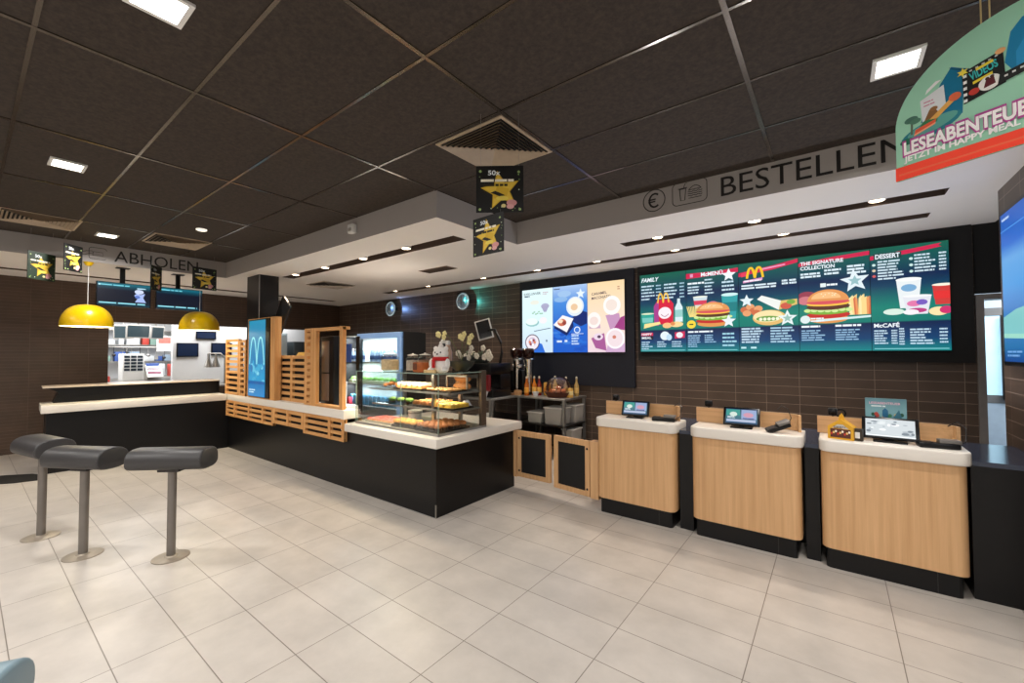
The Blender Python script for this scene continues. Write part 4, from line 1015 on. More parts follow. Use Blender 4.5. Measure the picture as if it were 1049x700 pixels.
a.lines(.03, .228, .5, 1, .03, .02, WHT, 9, .05); a.lines(.03, .185, .26, 6, .026, .013, (150, 190, 220), 14); a.lines(.36, .185, .26, 4, .026, .013, (150, 190, 220), 15); a.lines(.70, .195, .26, 4, .045, .02, (160, 210, 226), 16); a.rect(.03, .015, .97, .022, (140, 210, 215)); arts.append((a, 'menu screen with a large burger, drink cup and stars'))
a = Art(.617, 1.09); menu_bg(a)
a.poly([(0, .85), (.25, .875), (.6, .90), (1, .95), (1, .99), (.6, .945), (.25, .915), (0, .895)], RED); a.poly([(.42, .905), (.8, .935), (.8, .95), (.42, .925)], (236, 150, 190)); a.poly([(.05, .845), (.14, .855), (.14, .90), (.05, .89)], (226, 60, 90))
arches(a, .15, .825, .28, .115, .026, (250, 196, 30)); a.poly([(.08, .775), (.42, .795), (.42, .825), (.08, .80)], (226, 150, 196)); a.lines(.10, .788, .30, 1, .03, .016, (250, 236, 246), 3, .05)
a.lines(.05, .735, .62, 2, .03, .018, (220, 236, 244), 21, .2); a.lines(.74, .755, .1, 2, .03, .02, (220, 236, 244), 22, .1); a.lines(.86, .755, .12, 2, .03, .02, (220, 236, 244), 23, .1)
for (x, y, q) in ((.10, .47, 0), (.20, .50, 1), (.26, .455, 0), (.34, .475, 1), (.14, .43, 1), (.30, .43, 0)): a.disc(x, y, .075, .035, [(206, 110, 70), (232, 160, 110)][q])
a.star(.14, .57, .08, (226, 238, 242)); a.poly([(.32, .58), (.40, .62), (.72, .55), (.74, .46), (.68, .45)], (238, 240, 236)); a.poly([(.68, .45), (.98, .50), (.98, .56), (.72, .55)], (222, 190, 110)); a.disc(.80, .49, .09, .035, (206, 90, 70)); a.disc(.88, .53, .07, .025, (120, 170, 70))
a.disc(.52, .37, .28, .085, (228, 186, 110)); a.disc(.50, .385, .25, .065, (246, 226, 170)); a.disc(.50, .36, .2, .03, (110, 160, 70)); 
for k in range(5): a.disc(.38+.07*k, .355, .03, .018, (240, 244, 214))
a.star(.82, .355, .10, (230, 240, 240)); a.star(.82, .355, .05, (150, 190, 180))
a.lines(.04, .245, .40, 6, .03, .018, (190, 216, 232), 24, .25); a.lines(.54, .245, .42, 6, .03, .016, (170, 206, 226), 25, .35); a.rect(.03, .03, .12, .05, (190, 230, 236)); a.rect(.2, .03, .3, .05, (190, 230, 236)); arts.append((a, 'menu screen with golden arches above a wrap and sandwich'))
a = Art(.632, 1.09); menu_bg(a)
a.poly([(0, .895), (.5, .925), (1, .945), (1, .985), (.5, .965), (0, .93)], RED); a.text('THE SIGNATURE', .03, .905, .036, WHT, .62, off=.03); a.text('COLLECTION', .03, .855, .036, WHT, .50, off=.03)
a.lines(.03, .80, .30, 2, .03, .02, (220, 236, 244), 31, .1); a.lines(.38, .82, .24, 2, .035, .02, (220, 236, 244), 32, .2); a.lines(.70, .84, .26, 3, .033, .02, (220, 236, 244), 33, .2)
a.star(.80, .70, .13, (226, 238, 244), rot=.1); a.star(.80, .70, .06, (150, 190, 196)); a.rect(.32, .66, .40, .70, (230, 240, 240)); a.lines(.41, .67, .16, 1, .03, .02, WHT, 34, .1)
a.disc(.12, .575, .14, .05, (150, 60, 80)); a.disc(.10, .53, .12, .045, (206, 120, 130))
for k in range(12):
    r = random.Random(k); x = .72+.023*k; a.poly([(x, .36), (x+.03, .36), (x+.06*(r.random()-.3)+.02, .52+.05*r.random()), (x+.06*(r.random()-.3)-.02, .52)], r.choice([(246, 214, 140), (232, 150, 90), (250, 230, 170), (214, 110, 70)]))
burger(a, .42, .46, .62, .36, 6); a.poly([(.25, .325), (1, .35), (1, .33), (.25, .30)], (210, 235, 235)); a.disc(.09, .33, .075, .042, (222, 236, 236)); a.lines(.17, .33, .2, 2, .026, .014, WHT, 35, .1)
a.lines(.03, .245, .28, 1, .03, .02, WHT, 36, .05); a.lines(.03, .205, .42, 5, .024, .012, (150, 190, 220), 37, .5); a.lines(.52, .245, .36, 1, .03, .02, WHT, 38, .05); a.lines(.52, .205, .36, 5, .024, .012, (150, 190, 220), 39, .4); arts.append((a, 'menu screen with the signature burger and fries'))
a = Art(.592, 1.09); menu_bg(a)
a.poly([(0, .885), (.5, .915), (.92, .95), (.88, .965), (.92, .985), (.5, .955), (0, .925)], RED); a.rect(.05, .885, .42, .945, (24, 60, 60)); a.text('DESSERT', .07, .893, .042, WHT, .33, off=.03)
for k in range(3): a.disc(.05, .835-.055*k, .025, .013, [(200, 230, 225), (220, 200, 170), (206, 90, 90)][k]); a.disc(.54, .865-.06*k, .025, .013, (200, 230, 225))
a.lines(.10, .855, .36, 7, .028, .015, (206, 226, 236), 41); a.lines(.58, .885, .26, 6, .03, .015, (206, 226, 236), 42); a.lines(.88, .885, .09, 6, .03, .015, (206, 226, 236), 43, .1)
a.disc(.30, .37, .14, .03, (214, 236, 222)); cup(a, .50, .40, .32, .27, (232, 238, 240), (246, 248, 246)); a.disc(.50, .59, .10, .035, (120, 170, 210)); cup(a, .60, .34, .36, .17, (226, 228, 236), (244, 246, 246)); a.disc(.56, .44, .09, .028, (226, 120, 170)); a.disc(.66, .45, .07, .026, (120, 90, 190)); a.disc(.60, .375, .12, .022, (190, 60, 130)); a.disc(.52, .36, .10, .025, (244, 240, 244))
cup(a, .92, .42, .26, .18, (206, 60, 56), (250, 240, 220), (226, 50, 50)); a.disc(.86, .36, .12, .04, (250, 226, 170)); a.disc(.95, .37, .08, .035, (206, 50, 110))
a.text('McCAFÉ', .03, .225, .036, WHT, .34, off=.03); a.lines(.03, .185, .20, 6, .024, .013, (190, 216, 232), 44); a.lines(.26, .185, .08, 6, .024, .013, (190, 216, 232), 45, .1); a.lines(.36, .20, .07, 7, .024, .013, (190, 216, 232), 46, .1); a.lines(.50, .19, .30, 6, .026, .014, (190, 216, 232), 47); a.lines(.86, .19, .10, 5, .03, .014, (190, 216, 232), 48, .1); a.rect(.03, .015, .97, .022, (140, 210, 215)); arts.append((a, 'menu screen headed DESSERT with ice cream cups'))
x = -2.19
tag(MB().box(-2.235, 1.085, 5.925, 5.969, 1.44, 2.784).build('screen_backing', M_blackmat), 'long black backing board behind the row of green menu screens', 'board')  # far end and lower edge extended to stand for unlit wall tile
def menu_screen(a, label, x, z, y=5.885, group=None):
    t = thing('menu_screen', label, 'screen', (x, y, z), 0, group)
    MB().box(-.004, a.w+.004, .012, .04, -.006, a.h+.006).build('housing', M_blacksat, t)
    a.build('display', M_screen, t, (.003, .0115, .0), (PI/2, 0, 0))
for a, lab in arts:
    menu_screen(a, lab, x, 1.562); x += a.w+.0045
tag(MB().box(-4.345, -2.29, 5.925, 5.969, 1.04, 2.784).build('screen_backing', pm('navy_black', (12, 18, 34), .5)), 'black-blue backing board behind the three coffee screens', 'board')
# coffee screens
a = Art(.615, 1.07); a.grad([(0, (206, 226, 250)), (.5, (222, 246, 252)), (1, (226, 250, 252))]); a.text('EXKLUSIVER', .06, .915, .036, (40, 60, 80), .56, off=.01); a.lines(.08, .885, .3, 1, .03, .02, (60, 80, 100), 2); a.lines(.68, .93, .2, 2, .025, .014, (200, 180, 190), 3)
a.disc(.34, .47, .22, .06, (150, 200, 200)); a.disc(.32, .49, .20, .055, (236, 250, 246)); a.disc(.76, .72, .13, .045, (176, 176, 206)); a.poly([(.63, .73), (.89, .73), (.80, .63), (.72, .63)], (170, 168, 200)); a.disc(.42, .79, .15, .035, (236, 238, 226)); a.disc(.7, .5, .12, .05, (244, 240, 244))
for k in range(7): a.disc(.36+.05*k, .62+.02*math.sin(k*2), .035, .012, (160, 206, 180))
a.path([(.40, .335), (.93, .375)], .012, (70, 96, 120)); a.poly([(.38, 0), (.76, 0), (.66, .13), (.52, .16)], (46, 110, 214)); a.disc(.34, .16, .24, .13, (90, 70, 90)); a.disc(.34, .16, .21, .115, (240, 232, 240)); a.disc(.34, .17, .13, .07, (206, 190, 214))
for k in range(6): a.disc(.34+.08*math.cos(k), .16+.04*math.sin(k), .04, .02, [(226, 130, 80), (150, 60, 70), (250, 250, 250)][k % 3])
a.disc(.81, .18, .03, .02, (120, 140, 160)); c1 = a
a = Art(.625, 1.07); a.grad([(0, (26, 92, 200)), (.4, (34, 104, 208)), (.75, (70, 140, 222)), (1, (170, 200, 240))])
for k in range(26):
    r = random.Random(k+60); a.disc(r.random(), r.random()*.5, .05+.08*r.random(), .012+.02*r.random(), r.choice([(40, 112, 214), (22, 82, 190), (60, 128, 220)]))
a.lines(.04, .955, .2, 1, .03, .014, (40, 60, 100), 3); a.star(.82, .86, .085, (230, 242, 252)); a.disc(.35, .88, .2, .05, (160, 196, 236)); a.disc(.25, .8, .2, .04, (140, 184, 232))
a.poly([(.52, .48), (.80, .62), (1, .58), (1, .42), (.82, .38)], (12, 40, 110)); a.poly([(.04, .37), (.42, .25), (.62, .38), (.58, .52), (.08, .42)], (10, 36, 100)); a.disc(.66, .68, .25, .145, (226, 236, 244)); a.disc(.66, .69, .20, .115, (252, 246, 236)); a.disc(.64, .67, .10, .05, (236, 200, 160))
a.poly([(.02, .42), (.30, .56), (.62, .50), (.42, .30)], (248, 244, 244)); a.disc(.28, .45, .13, .055, (206, 110, 80)); a.disc(.24, .47, .07, .03, (250, 220, 190)); a.disc(.35, .44, .06, .03, (150, 60, 50))
a.disc(.72, .33, .09, .05, (230, 240, 252)); a.disc(.72, .33, .065, .036, (60, 120, 214)); a.rect(.55, .268, .90, .276, (226, 238, 252)); a.lines(.56, .235, .22, 4, .04, .022, (200, 222, 248), 8); a.rect(.13, .15, .28, .18, (220, 232, 250)); a.rect(.36, .155, .44, .185, (220, 232, 250)); c2 = a
a = Art(.60, 1.07); a.grad([(0, (236, 214, 224)), (.4, (246, 226, 206)), (1, (250, 218, 170))])
a.text('CARAMEL', .12, .815, .036, (50, 40, 70), .42, off=.012, rot=.06); a.text('MACCHIATO', .12, .755, .036, (50, 40, 70), .52, off=.012, rot=.06); a.lines(.82, .9, .1, 2, .03, .016, (190, 140, 110), 2)
a.poly([(.04, .34), (.36, .34), (.34, .46), (.05, .46)], (206, 170, 190)); a.disc(.18, .46, .19, .115, (252, 244, 240)); a.disc(.18, .45, .12, .06, (240, 220, 214)); a.poly([(.50, .52), (.86, .54), (.92, .34), (.62, .32)], (198, 150, 190)); a.disc(.67, .655, .23, .135, (252, 248, 244)); a.disc(.66, .66, .15, .08, (242, 226, 216)); a.poly([(.72, .33), (1, .30), (1, .50), (.9, .48)], (160, 60, 130)); a.poly([(.10, .20), (.46, .27), (.52, .02), (.22, .06)], (168, 90, 150)); a.disc(.30, .22, .13, .05, (236, 214, 232)); a.disc(.32, .22, .05, .022, (90, 60, 90)); a.poly([(.50, .0), (1, .0), (1, .12), (.56, .10)], (206, 170, 206)); a.disc(.75, .19, .25, .145, (250, 244, 246)); a.disc(.75, .19, .20, .115, (240, 222, 226)); a.disc(.73, .21, .05, .025, (210, 130, 110)); c3 = a
x = -4.275
for a, lab in ((c1, 'pale coffee screen with plates and a blue napkin'), (c2, 'blue coffee screen with cake plate and white cup'), (c3, 'peach coffee screen headed CARAMEL MACCHIATO')):
    menu_screen(a, lab, x, 1.558); x += a.w+.0045

# screen on the tiled wall end
t = thing('wall_screen', 'tall blue advertising screen hung on the tiled wall end', 'screen', (1.03, 4.615, 1.447))
MB().box(-.04, 0, -.72, .02, 0, 1.12, .004, 1).build('housing', M_blacksat, t)
a = Art(.66, 1.06); a.grad([(0, (10, 66, 140)), (.10, (16, 100, 160)), (.35, (36, 116, 190)), (.5, (56, 146, 215)), (.68, (96, 160, 220)), (.78, (30, 104, 200)), (1, (16, 84, 176))])
a.poly([(0, .16), (1, .14), (1, .36), (.4, .34), (0, .30)], (120, 190, 190)); a.poly([(0, .16), (1, .14), (1, .17), (0, .19)], (150, 210, 190)); a.rect(.80, .03, .95, .09, (170, 200, 225)); a.lines(.1, .06, .5, 2, .025, .012, (110, 160, 215), 3); a.lines(.06, .95, .25, 1, .03, .015, (190, 215, 240), 4); a.rect(0, .88, 1, .885, (90, 160, 230))
a.build('display', M_screen, t, (-.0405, -.01, .03), (PI/2, 0, -PI/2))

# ------------------------------------------------------------------ order status screens
for y0, lab, k in ((1.115, 'hanging order screen with light blue figure below the ABHOLEN lettering', 0), (1.755, 'empty hanging order screen nearest the food counter', 1)):
    t = thing('order_screen', lab, 'screen', (-8.03, y0, 2.23))
    MB().box(-.04, 0, 0, .585, 0, .335, .004, 1).build('housing', M_blacksat, t)
    MB().box(-.05, -.02, .245, .30, .33, S-2.23-.002).box(-.09, .02, .20, .345, S-2.23-.012, S-2.23-.002).build('pole', M_blacksat, t)
    a = Art(.565, .315); a.grad([(0, (6, 60, 76)), (.14, (4, 22, 40)), (.3, (5, 14, 34)), (.7, (5, 16, 38)), (.85, (10, 70, 88)), (1, (16, 110, 130))])
    a.lines(.05, .88, .55, 1, .1, .05, (120, 210, 225), 1+k, .1); a.lines(.03, .08, .9, 1, .1, .055, (150, 225, 240), 5+k, .05); a.disc(.035, .9, .02, .035, (200, 240, 250))
    if k == 0:
        a.poly([(.70, .2), (.92, .2), (.86, .42), (.90, .62), (.80, .55), (.74, .62), (.68, .5), (.76, .4)], (170, 190, 240)); a.disc(.78, .68, .09, .10, (210, 220, 250)); a.poly([(.74, .8), (.92, .82), (.9, .86), (.74, .86)], (190, 230, 245)); a.disc(.75, .44, .05, .07, (90, 120, 200))
    a.build('display', M_screen, t, (.001, .01, .01), (PI/2, 0, PI/2))

# ------------------------------------------------------------------ lettering on the fascias
def lettering(a, name, label, loc, rot):
    o = a.build(name, M_sticker, None, loc, rot); tag(o, label, 'sign'); return o
K = (26, 24, 24)
a = Art(1.16, .17, .0001); a.text('BESTELLEN', 0, .03, .94, K, 1.0)
lettering(a, 'wall_lettering', 'black BESTELLEN lettering on the grey fascia above the order counters', (-.72, 3.8175, 2.842), (PI/2, 0, 0))
a = Art(.2, .2, .0001); a.path([(.5+.49*math.cos(2*PI*k/40), .5+.49*math.sin(2*PI*k/40)) for k in range(41)], .008, K)
a.path([(.53+.24*math.cos(t), .5+.30*math.sin(t)) for t in [.85+(2*PI-1.7)*k/24 for k in range(25)]], .017, K); a.path([(.24, .55), (.58, .55)], .013, K); a.path([(.24, .45), (.56, .45)], .013, K)
lettering(a, 'euro_sign', 'black euro symbol in a circle on the grey fascia', (-1.377, 3.8175, 2.838), (PI/2, 0, 0))
a = Art(.29, .2, .0001)
def rrect(x0, y0, x1, y1, rx, ry):
    P = []
    for (cx, cy, a0) in ((x1-rx, y1-ry, 0), (x0+rx, y1-ry, PI/2), (x0+rx, y0+ry, PI), (x1-rx, y0+ry, 1.5*PI)):
        for k in range(6): P.append((cx+rx*math.cos(a0+PI/2*k/5), cy+ry*math.sin(a0+PI/2*k/5)))
    return P+[P[0]]
a.path(rrect(.01, .01, .99, .99, .13, .19), .006, K)
a.path([(.22, .70), (.40, .70), (.37, .20), (.25, .20), (.22, .70)], .007, K); a.path([(.18, .73), (.44, .73)], .008, K); a.path([(.34, .74), (.38, .92), (.44, .93)], .006, K)
a.path([(.48+.36*k/12, .60+.16*math.sin(PI*k/12)) for k in range(13)]+[(.48, .60)], .006, K)
for yy in (.52, .43, .34): a.path([(.46+.40*k/12, yy+.03*math.sin(k*1.6)) for k in range(13)], .006, K)
a.path([(.48, .24), (.84, .24)], .006, K)
lettering(a, 'meal_sign', 'black outlined cup and burger symbol beside the euro symbol', (-1.115, 3.8175, 2.842), (PI/2, 0, 0))
a = Art(.96, .165, .0001); a.text('ABHOLEN', 0, .03, .94, K, 1.0)
lettering(a, 'wall_lettering', 'black ABHOLEN lettering on the grey fascia before the kitchen', (-7.8375, 1.26, 2.82), (PI/2, 0, PI/2))
a = Art(.24, .17, .0001); a.path(rrect(.28, .05, .99, .95, .12, .18)[:22], .006, K); a.path([(.0, .5), (.18, .62), (.40, .66), (.46, .54), (.3, .44), (.1, .30), (.0, .28)], .006, K); a.path([(.42, .34), (.86, .34), (.82, .62), (.46, .62), (.42, .34)], .005, K)
lettering(a, 'pickup_sign', 'thin black hand and tray symbol beside the ABHOLEN lettering', (-7.8375, .945, 2.82), (PI/2, 0, PI/2))

# ------------------------------------------------------------------ pendant lamps
for x, y, lab in ((-7.9, 1.02, 'yellow dome pendant lamp farther from the food counter'), (-7.9, 2.27, 'yellow dome pendant lamp closest to the upright pallets')):
    t = thing('pendant_lamp', lab, 'lamp', (x, y, 1.92))
    R_ = .262
    prof = [(R_*math.cos(q)**.8 if q < PI/2-.01 else .02, .02+.275*math.sin(q)) for q in [PI/2*k/16 for k in range(17)]]
    MB().lathe([(R_, 0)]+prof+[(0, .297)], seg=44, close=False).build('shade', M_yel, t)
    MB().lathe([(R_-.004, .001)]+[(r*.975, z*.96) for r, z in prof]+[(0, .28)], seg=44, close=False).build('inner', M_inner, t)
    MB().tube([(0, 0, .295), (0, 0, .84)], .004, 8).build('cord', M_wht, t)
    MB().lathe([(0, -.05), (.03, -.045), (.05, -.01), (.05, 0)], (0, 0, .863), 24).build('canopy', M_yel, t)
    MB().ell((0, 0, .10), (.035, .035, .045), 14).build('bulb', M_inner, t)
    area('lamp', (0, 0, .03), .3, 7, (1, .86, .62), parent=t)

# ------------------------------------------------------------------ hanging star cards
def star_card(loc, w, h, rz, label, seed, green=False, top=ZC):
    """loc is the middle of the card's top edge"""
    t = thing('hanging_card', label, 'hanging card', loc, rz)
    a = Art(w, h, .00012); bg = (40, 58, 44) if green else (14, 15, 15); a.rect(0, 0, 1, 1, bg); r = random.Random(seed)
    a.star(.52, .47, w*.43, (206, 168, 40), rot=.18); a.star(.52, .47, w*.38, (228, 194, 70), rot=.18); a.poly([(.35, .3), (.62, .28), (.7, .5), (.45, .58)], (214, 176, 50))
    a.text('50x', .25, .80, .10, WHT, .26, off=.02)
    a.lines(.10, .655, .7, 1, .09, .055, (245, 240, 220), seed, .05); a.lines(.14, .56, .58, 1, .09, .05, (40, 34, 16), seed+1, .1)
    a.poly([(.3, .42), (.5, .34), (.62, .36), (.5, .42), (.4, .46)], (28, 24, 20)); a.disc(.55, .30, .13, .05, (232, 210, 90)); a.disc(.75, .2, .11, .07, (214, 150, 150)); a.disc(.72, .12, .08, .05, (226, 170, 170)); a.disc(.58, .14, .05, .04, (236, 220, 150))
    for k in range(10):
        x, y = r.choice([(r.uniform(.03, .97), r.uniform(.03, .12)), (r.uniform(.03, .12), r.uniform(.1, .95)), (r.uniform(.85, .96), r.uniform(.1, .95))]); a.disc(x, y, .014, .014, r.choice([(160, 200, 120), (220, 230, 200), (120, 140, 90)]), n=8)
    for x, y in ((.08, .06), (.92, .06), (.09, .88), (.9, .86)): a.disc(x, y, .03, .03, (150, 176, 110), n=8)
    a.build('print', M_print, t, (-w/2, -.0025, -h), (PI/2, 0, 0)); 
    b = Art(w, h, .00012); b.rect(0, 0, 1, 1, bg); b.star(.5, .47, w*.4, (206, 168, 40)); b.text('50x', .25, .80, .10, WHT, .26, off=.02)
    b.build('print', M_print, t, (w/2, .0025, -h), (PI/2, 0, PI))
    MB().box(-w/2, w/2, -.002, .002, -h, 0).build('card', pm('card_black', (14, 15, 15), .5), t)
    for x in (-w*.4, w*.4): MB().tube([(x, 0, -.005), (x, 0, top-loc[2]-.001)], .0007, 6).build('string', M_steelm, t)
    return t
star_card((-1.617, 2.0, 2.706), .292, .290, math.radians(36), 'black star card with 50x hanging below the ceiling vent, upper of two', 1)
star_card((-1.683, 1.965, 2.400), .262, .240, math.radians(-4), 'black star card hanging directly under the larger star card', 2, top=2.418)
star_card((-7.5, .57, 2.765), .30, .325, math.radians(128), 'greenish star card hanging over the pickup counter end', 3, True)
star_card((-7.5, .83, 2.912), .24, .33, math.radians(132), 'black star card hanging beside the greenish star card', 4)
star_card((-7.5, 1.64, 2.778), .24, .34, math.radians(138), 'narrow black star card hanging between the two order screens', 5)
star_card((-7.5, 2.21, 2.843), .325, .325, math.radians(100), 'black star card hanging over the end of the ABHOLEN lettering', 6)

# ------------------------------------------------------------------ hanging arch sign
AW, AH = .385, .455
def arch_pts(n=28):
    P = [(0, 0)]
    P += [(.335*(1-math.cos(PI/2*k/n)), .19+(AH-.19)*math.sin(PI/2*k/n)) for k in range(n+1)]
    P += [(AW-.05+.05*math.sin(PI/2*k/6), AH-.05+.05*math.cos(PI/2*k/6)) for k in range(7)]+[(AW, 0)]
    return P
t = thing('hanging_sign', 'pale green arched hanging sign with LESEABENTEUER and red lower band', 'sign', (.204, 2.147, 2.193), 0, None, (0, 0, math.radians(60.6-90)))
MB().prism(arch_pts(), 0.0005, .006, axis='y').build('board', pm('sign_board', (150, 196, 170), .5), t)
a = Art(1, 1, .00012)
a.poly(arch_pts(), (160, 218, 190))
a.poly([(.22, .25), (.215, .33), (.20, .37), (.235, .405), (.28, .385), (.262, .25)][::-1] if False else [(.075, .19), (.09, .235), (.11, .24), (.13, .30), (.16, .345), (.205, .31), (.215, .29), (.19, .26), (.185, .17)], (14, 118, 156)); a.poly([(.155, .345), (.205, .312), (.215, .295), (.16, .335)], (10, 92, 126))
a.poly([(.285, .28), (.30, .37), (.325, .40), (.385, .41), (.385, .26), (.30, .25)], (22, 132, 180)); a.poly([(.31, .30), (.335, .345), (.385, .36), (.385, .25), (.31, .25)], (40, 150, 206)); a.disc(.345, .335, .012, .012, WHT)
a.disc(.10, .16, .085, .03, (38, 130, 146), rot=.2); a.disc(.105, .168, .07, .022, (96, 170, 160), rot=.2)
a.poly([(.065, .165), (.12, .175), (.125, .205), (.09, .205)], (58, 130, 84)); a.disc(.035, .14, .022, .012, (30, 120, 90)); a.disc(.048, .215, .02, .012, (74, 120, 104)); a.poly([(.045, .16), (.052, .16), (.053, .21), (.047, .21)], (92, 110, 90)); a.disc(.06, .205, .016, .010, (84, 134, 112))
a.poly([(.08, .19), (.145, .215), (.14, .295), (.075, .27)], (226, 232, 236)); a.lines(.085, .255, .045, 2, .012, .005, (206, 150, 170), 2)
a.poly([(.085, .19), (.10, .225), (.115, .225), (.125, .205), (.11, .195)], (136, 96, 56)); a.disc(.112, .224, .011, .008, (150, 106, 62))
a.poly([(.10, .19), (.155, .235), (.175, .23), (.12, .185)], (232, 176, 90)); a.disc(.168, .236, .016, .014, (226, 110, 70))
a.poly([(.055, .15), (.115, .168), (.118, .185), (.06, .172)], (222, 92, 62)); a.poly([(.055, .15), (.115, .168), (.117, .174), (.056, .157)], (250, 170, 130))
a.poly([(.09, .285), (.135, .315), (.12, .318), (.095, .30)], (240, 244, 244))
a.poly([(.190, .195), (.288, .215), (.283, .325), (.187, .305)], (22, 24, 24))
for k in range(5): a.rect(.190, .20+.021*k, .199, .21+.021*k, (236, 240, 240)); a.rect(.205+.015*k, .298+.003*k, .212+.015*k, .303+.003*k, (200, 204, 204))
a.text('VIDEOS', .208, .266, .026, (60, 190, 190), .066, off=.03, rot=.18); a.poly([(.222, .291), (.262, .298), (.261, .307), (.221, .300)], (240, 216, 60)); a.poly([(.214, .250), (.260, .259), (.259, .268), (.213, .259)], (240, 216, 60))
a.disc(.252, .235, .026, .024, (240, 240, 236)); a.poly([(.238, .222), (.266, .226), (.262, .25), (.244, .248)], (96, 30, 40)); a.disc(.247, .25, .005, .005, (70, 40, 30)); a.disc(.258, .252, .005, .005, (70, 40, 30)); a.disc(.216, .225, .013, .011, (196, 60, 50)); a.star(.19, .305, .016, (240, 224, 80), n=6); a.disc(.278, .322, .012, .009, (240, 180, 120))
a.poly([(.270, .215), (.385, .235), (.385, .262), (.275, .245)], (30, 34, 34)); 
for k in range(6): a.rect(.285+.017*k, .232+.003*k, .293+.017*k, .238+.003*k, (220, 224, 224))
a.text('LESEABENTEUER', .022, .088, .052, (180, 70, 150), .345, off=.075); a.text('LESEABENTEUER', .026, .092, .044, (255, 255, 255), .337, off=.035)
a.text('JETZT IM HAPPY MEAL', .026, .064, .020, (255, 255, 255), .29, off=.035)
a.rect(0, 0, AW, .05, (255, 72, 46)); a.rect(.01, .018, AW, .024, (248, 104, 70))
a.build('print', M_print, t, (0, 0, 0), (PI/2, 0, 0))
for x in (.235, .255): MB().tube([(x, .003, .44), (x, .003, ZC-2.193-.001)], .0022, 6).build('string', pm('pale_cord', (200, 180, 130), .6), t)

# ------------------------------------------------------------------ ceiling vents, detector, sensor
def vent(x, y, s, z, label, rings=6, mt_=None, neck=.10):
    t = thing('ceiling_vent', label, 'vent', (x, y, z))
    h = s/2; fm = mt_ or pm('vent_cream', (178, 160, 138), .5)
    m = MB(); b = .022
    m.box(-h, h, -h, -h+b, -.008, 0).box(-h, h, h-b, h, -.008, 0).box(-h, -h+b, -h+b, h-b, -.008, 0).box(h-b, h, -h+b, h-b, -.008, 0).build('frame', fm, t)
    MB().box(-h+b, h-b, -h+b, h-b, -.0035, -.002).build('dark_opening', M_blackmat, t)
    # nested sloping louvres
    m = MB(); n = rings
    for k in range(n):
        r0 = (h-b)*(1-k/n)-.004; r1 = r0-(h-b)/n*.62; z0, z1 = -.024, -.004
        for q in range(4):
            c, s_ = [(1, 0), (0, 1), (-1, 0), (0, -1)][q]
            f = lambda a_, b_: (c*a_-s_*b_, s_*a_+c*b_)
            p = [f(r0, -r0), f(r0, r0), f(r1, r1), f(r1, -r1)]
            m.quad((*p[0], z0), (*p[1], z0), (*p[2], z1), (*p[3], z1))
    m.build('louvres', fm, t)
    return t
vent(-1.917, 2.317, .60, ZC, 'large square ceiling vent above the pair of star cards', 10)
vent(-6.86, 1.71, .60, ZC, 'square ceiling vent near the end of the ABHOLEN lettering', 7)
vent(-6.90, .50, .60, ZC, 'long slotted ceiling vent cut by the picture edge', 9)
vent(-7.15, 4.02, .60, S, 'square vent in the white soffit above the food counter', 5, pm('vent_white', (196, 186, 174), .5))
t = thing('ceiling_grille', 'narrow brown grille in the white soffit above the food counter', 'grille', (-4.62, 4.25, S))
MB().box(-.30, .30, -.11, .11, -.006, 0).build('frame', pm('grille_brown', (112, 94, 80), .6), t)
m = MB()
for k in range(6): m.box(-.28, .28, -.09+.034*k, -.078+.034*k, -.012, -.005)
m.build('slats', pm('grille_dark', (70, 58, 50), .6), t)
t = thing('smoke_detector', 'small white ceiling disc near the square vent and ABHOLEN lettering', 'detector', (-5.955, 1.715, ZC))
MB().lathe([(.055, 0), (.055, -.012), (.04, -.02), (0, -.022)], seg=24).build('body', pm('lit_disc', (250, 246, 236), .5, emit=(255, 246, 230), es=.7), t)  # glow put into the disc's own material
t = thing('motion_sensor', 'small white box sensor on the grey fascia above the food counter', 'sensor', (-4.15, 2.598, 2.86))
MB().box(-.05, .05, -.06, 0, 0, .10, .012).build('body', M_wht, t)
MB().box(-.03, .03, -.066, -.055, .02, .055, .008).build('window', M_plast, t)

# ------------------------------------------------------------------ kitchen seen through the hatch
def ktable(x0, x1, y0, y1, h, label, shelves=(.3,)):
    t = thing('kitchen_table', label, 'table', (x0, y0, 0))
    MB().box(0, x1-x0, 0, y1-y0, h-.04, h, .004, 1).build('tabletop', M_steel, t)
    for px in (.03, x1-x0-.03):
        for py in (.03, y1-y0-.03): MB().box(px-.02, px+.02, py-.02, py+.02, 0, h-.04).build('leg', M_steel, t)
    for z in shelves: MB().box(.02, x1-x0-.02, .02, y1-y0-.02, z-.02, z).build('shelf', M_steelm, t)
def kmonitor(x, y, z, w, h, label, rz=PI/2, tilt=.1, drop=None):
    t = thing('kitchen_monitor', label, 'monitor', (x, y, z), rz)
    s = MB().box(-w/2, w/2, -.02, .03, -h/2, h/2, .006).build('housing', M_plast, t, None, (tilt, 0, 0))
    MB().box(-w/2+.025, w/2-.025, -.0235, -.019, -h/2+.025, h/2-.025).build('glass', pm('grey_blue_screen', (52, 66, 72), .2), s)
    if drop: MB().tube([(0, .03, h/2-.04), (0, .05, drop)], .018, 8).build('pole', M_steel, t)
kmonitor(-12.3, 2.40, 2.06, .42, .30, 'grey kitchen monitor hanging in the middle of the hatch view', drop=.50)
kmonitor(-12.9, 2.25, 2.06, .34, .32, 'grey kitchen monitor hanging deepest in the kitchen', rz=PI/2-.5, drop=.50)
kmonitor(-12.0, 2.66, 2.03, .30, .28, 'grey kitchen monitor hanging closest to the white partition', rz=PI/2+.5, drop=.52)
ktable(-12.6, -11.6, 1.1, 2.74, .98, 'steel preparation table behind the hatch', (.5,))
ktable(-14.4, -13.6, 1.2, 3.5, .95, 'steel table along the far kitchen wall', (.5,))
ktable(-11.18, -10.42, 2.78, 5.6, .90, 'steel table in front of the white partition', (.4,))
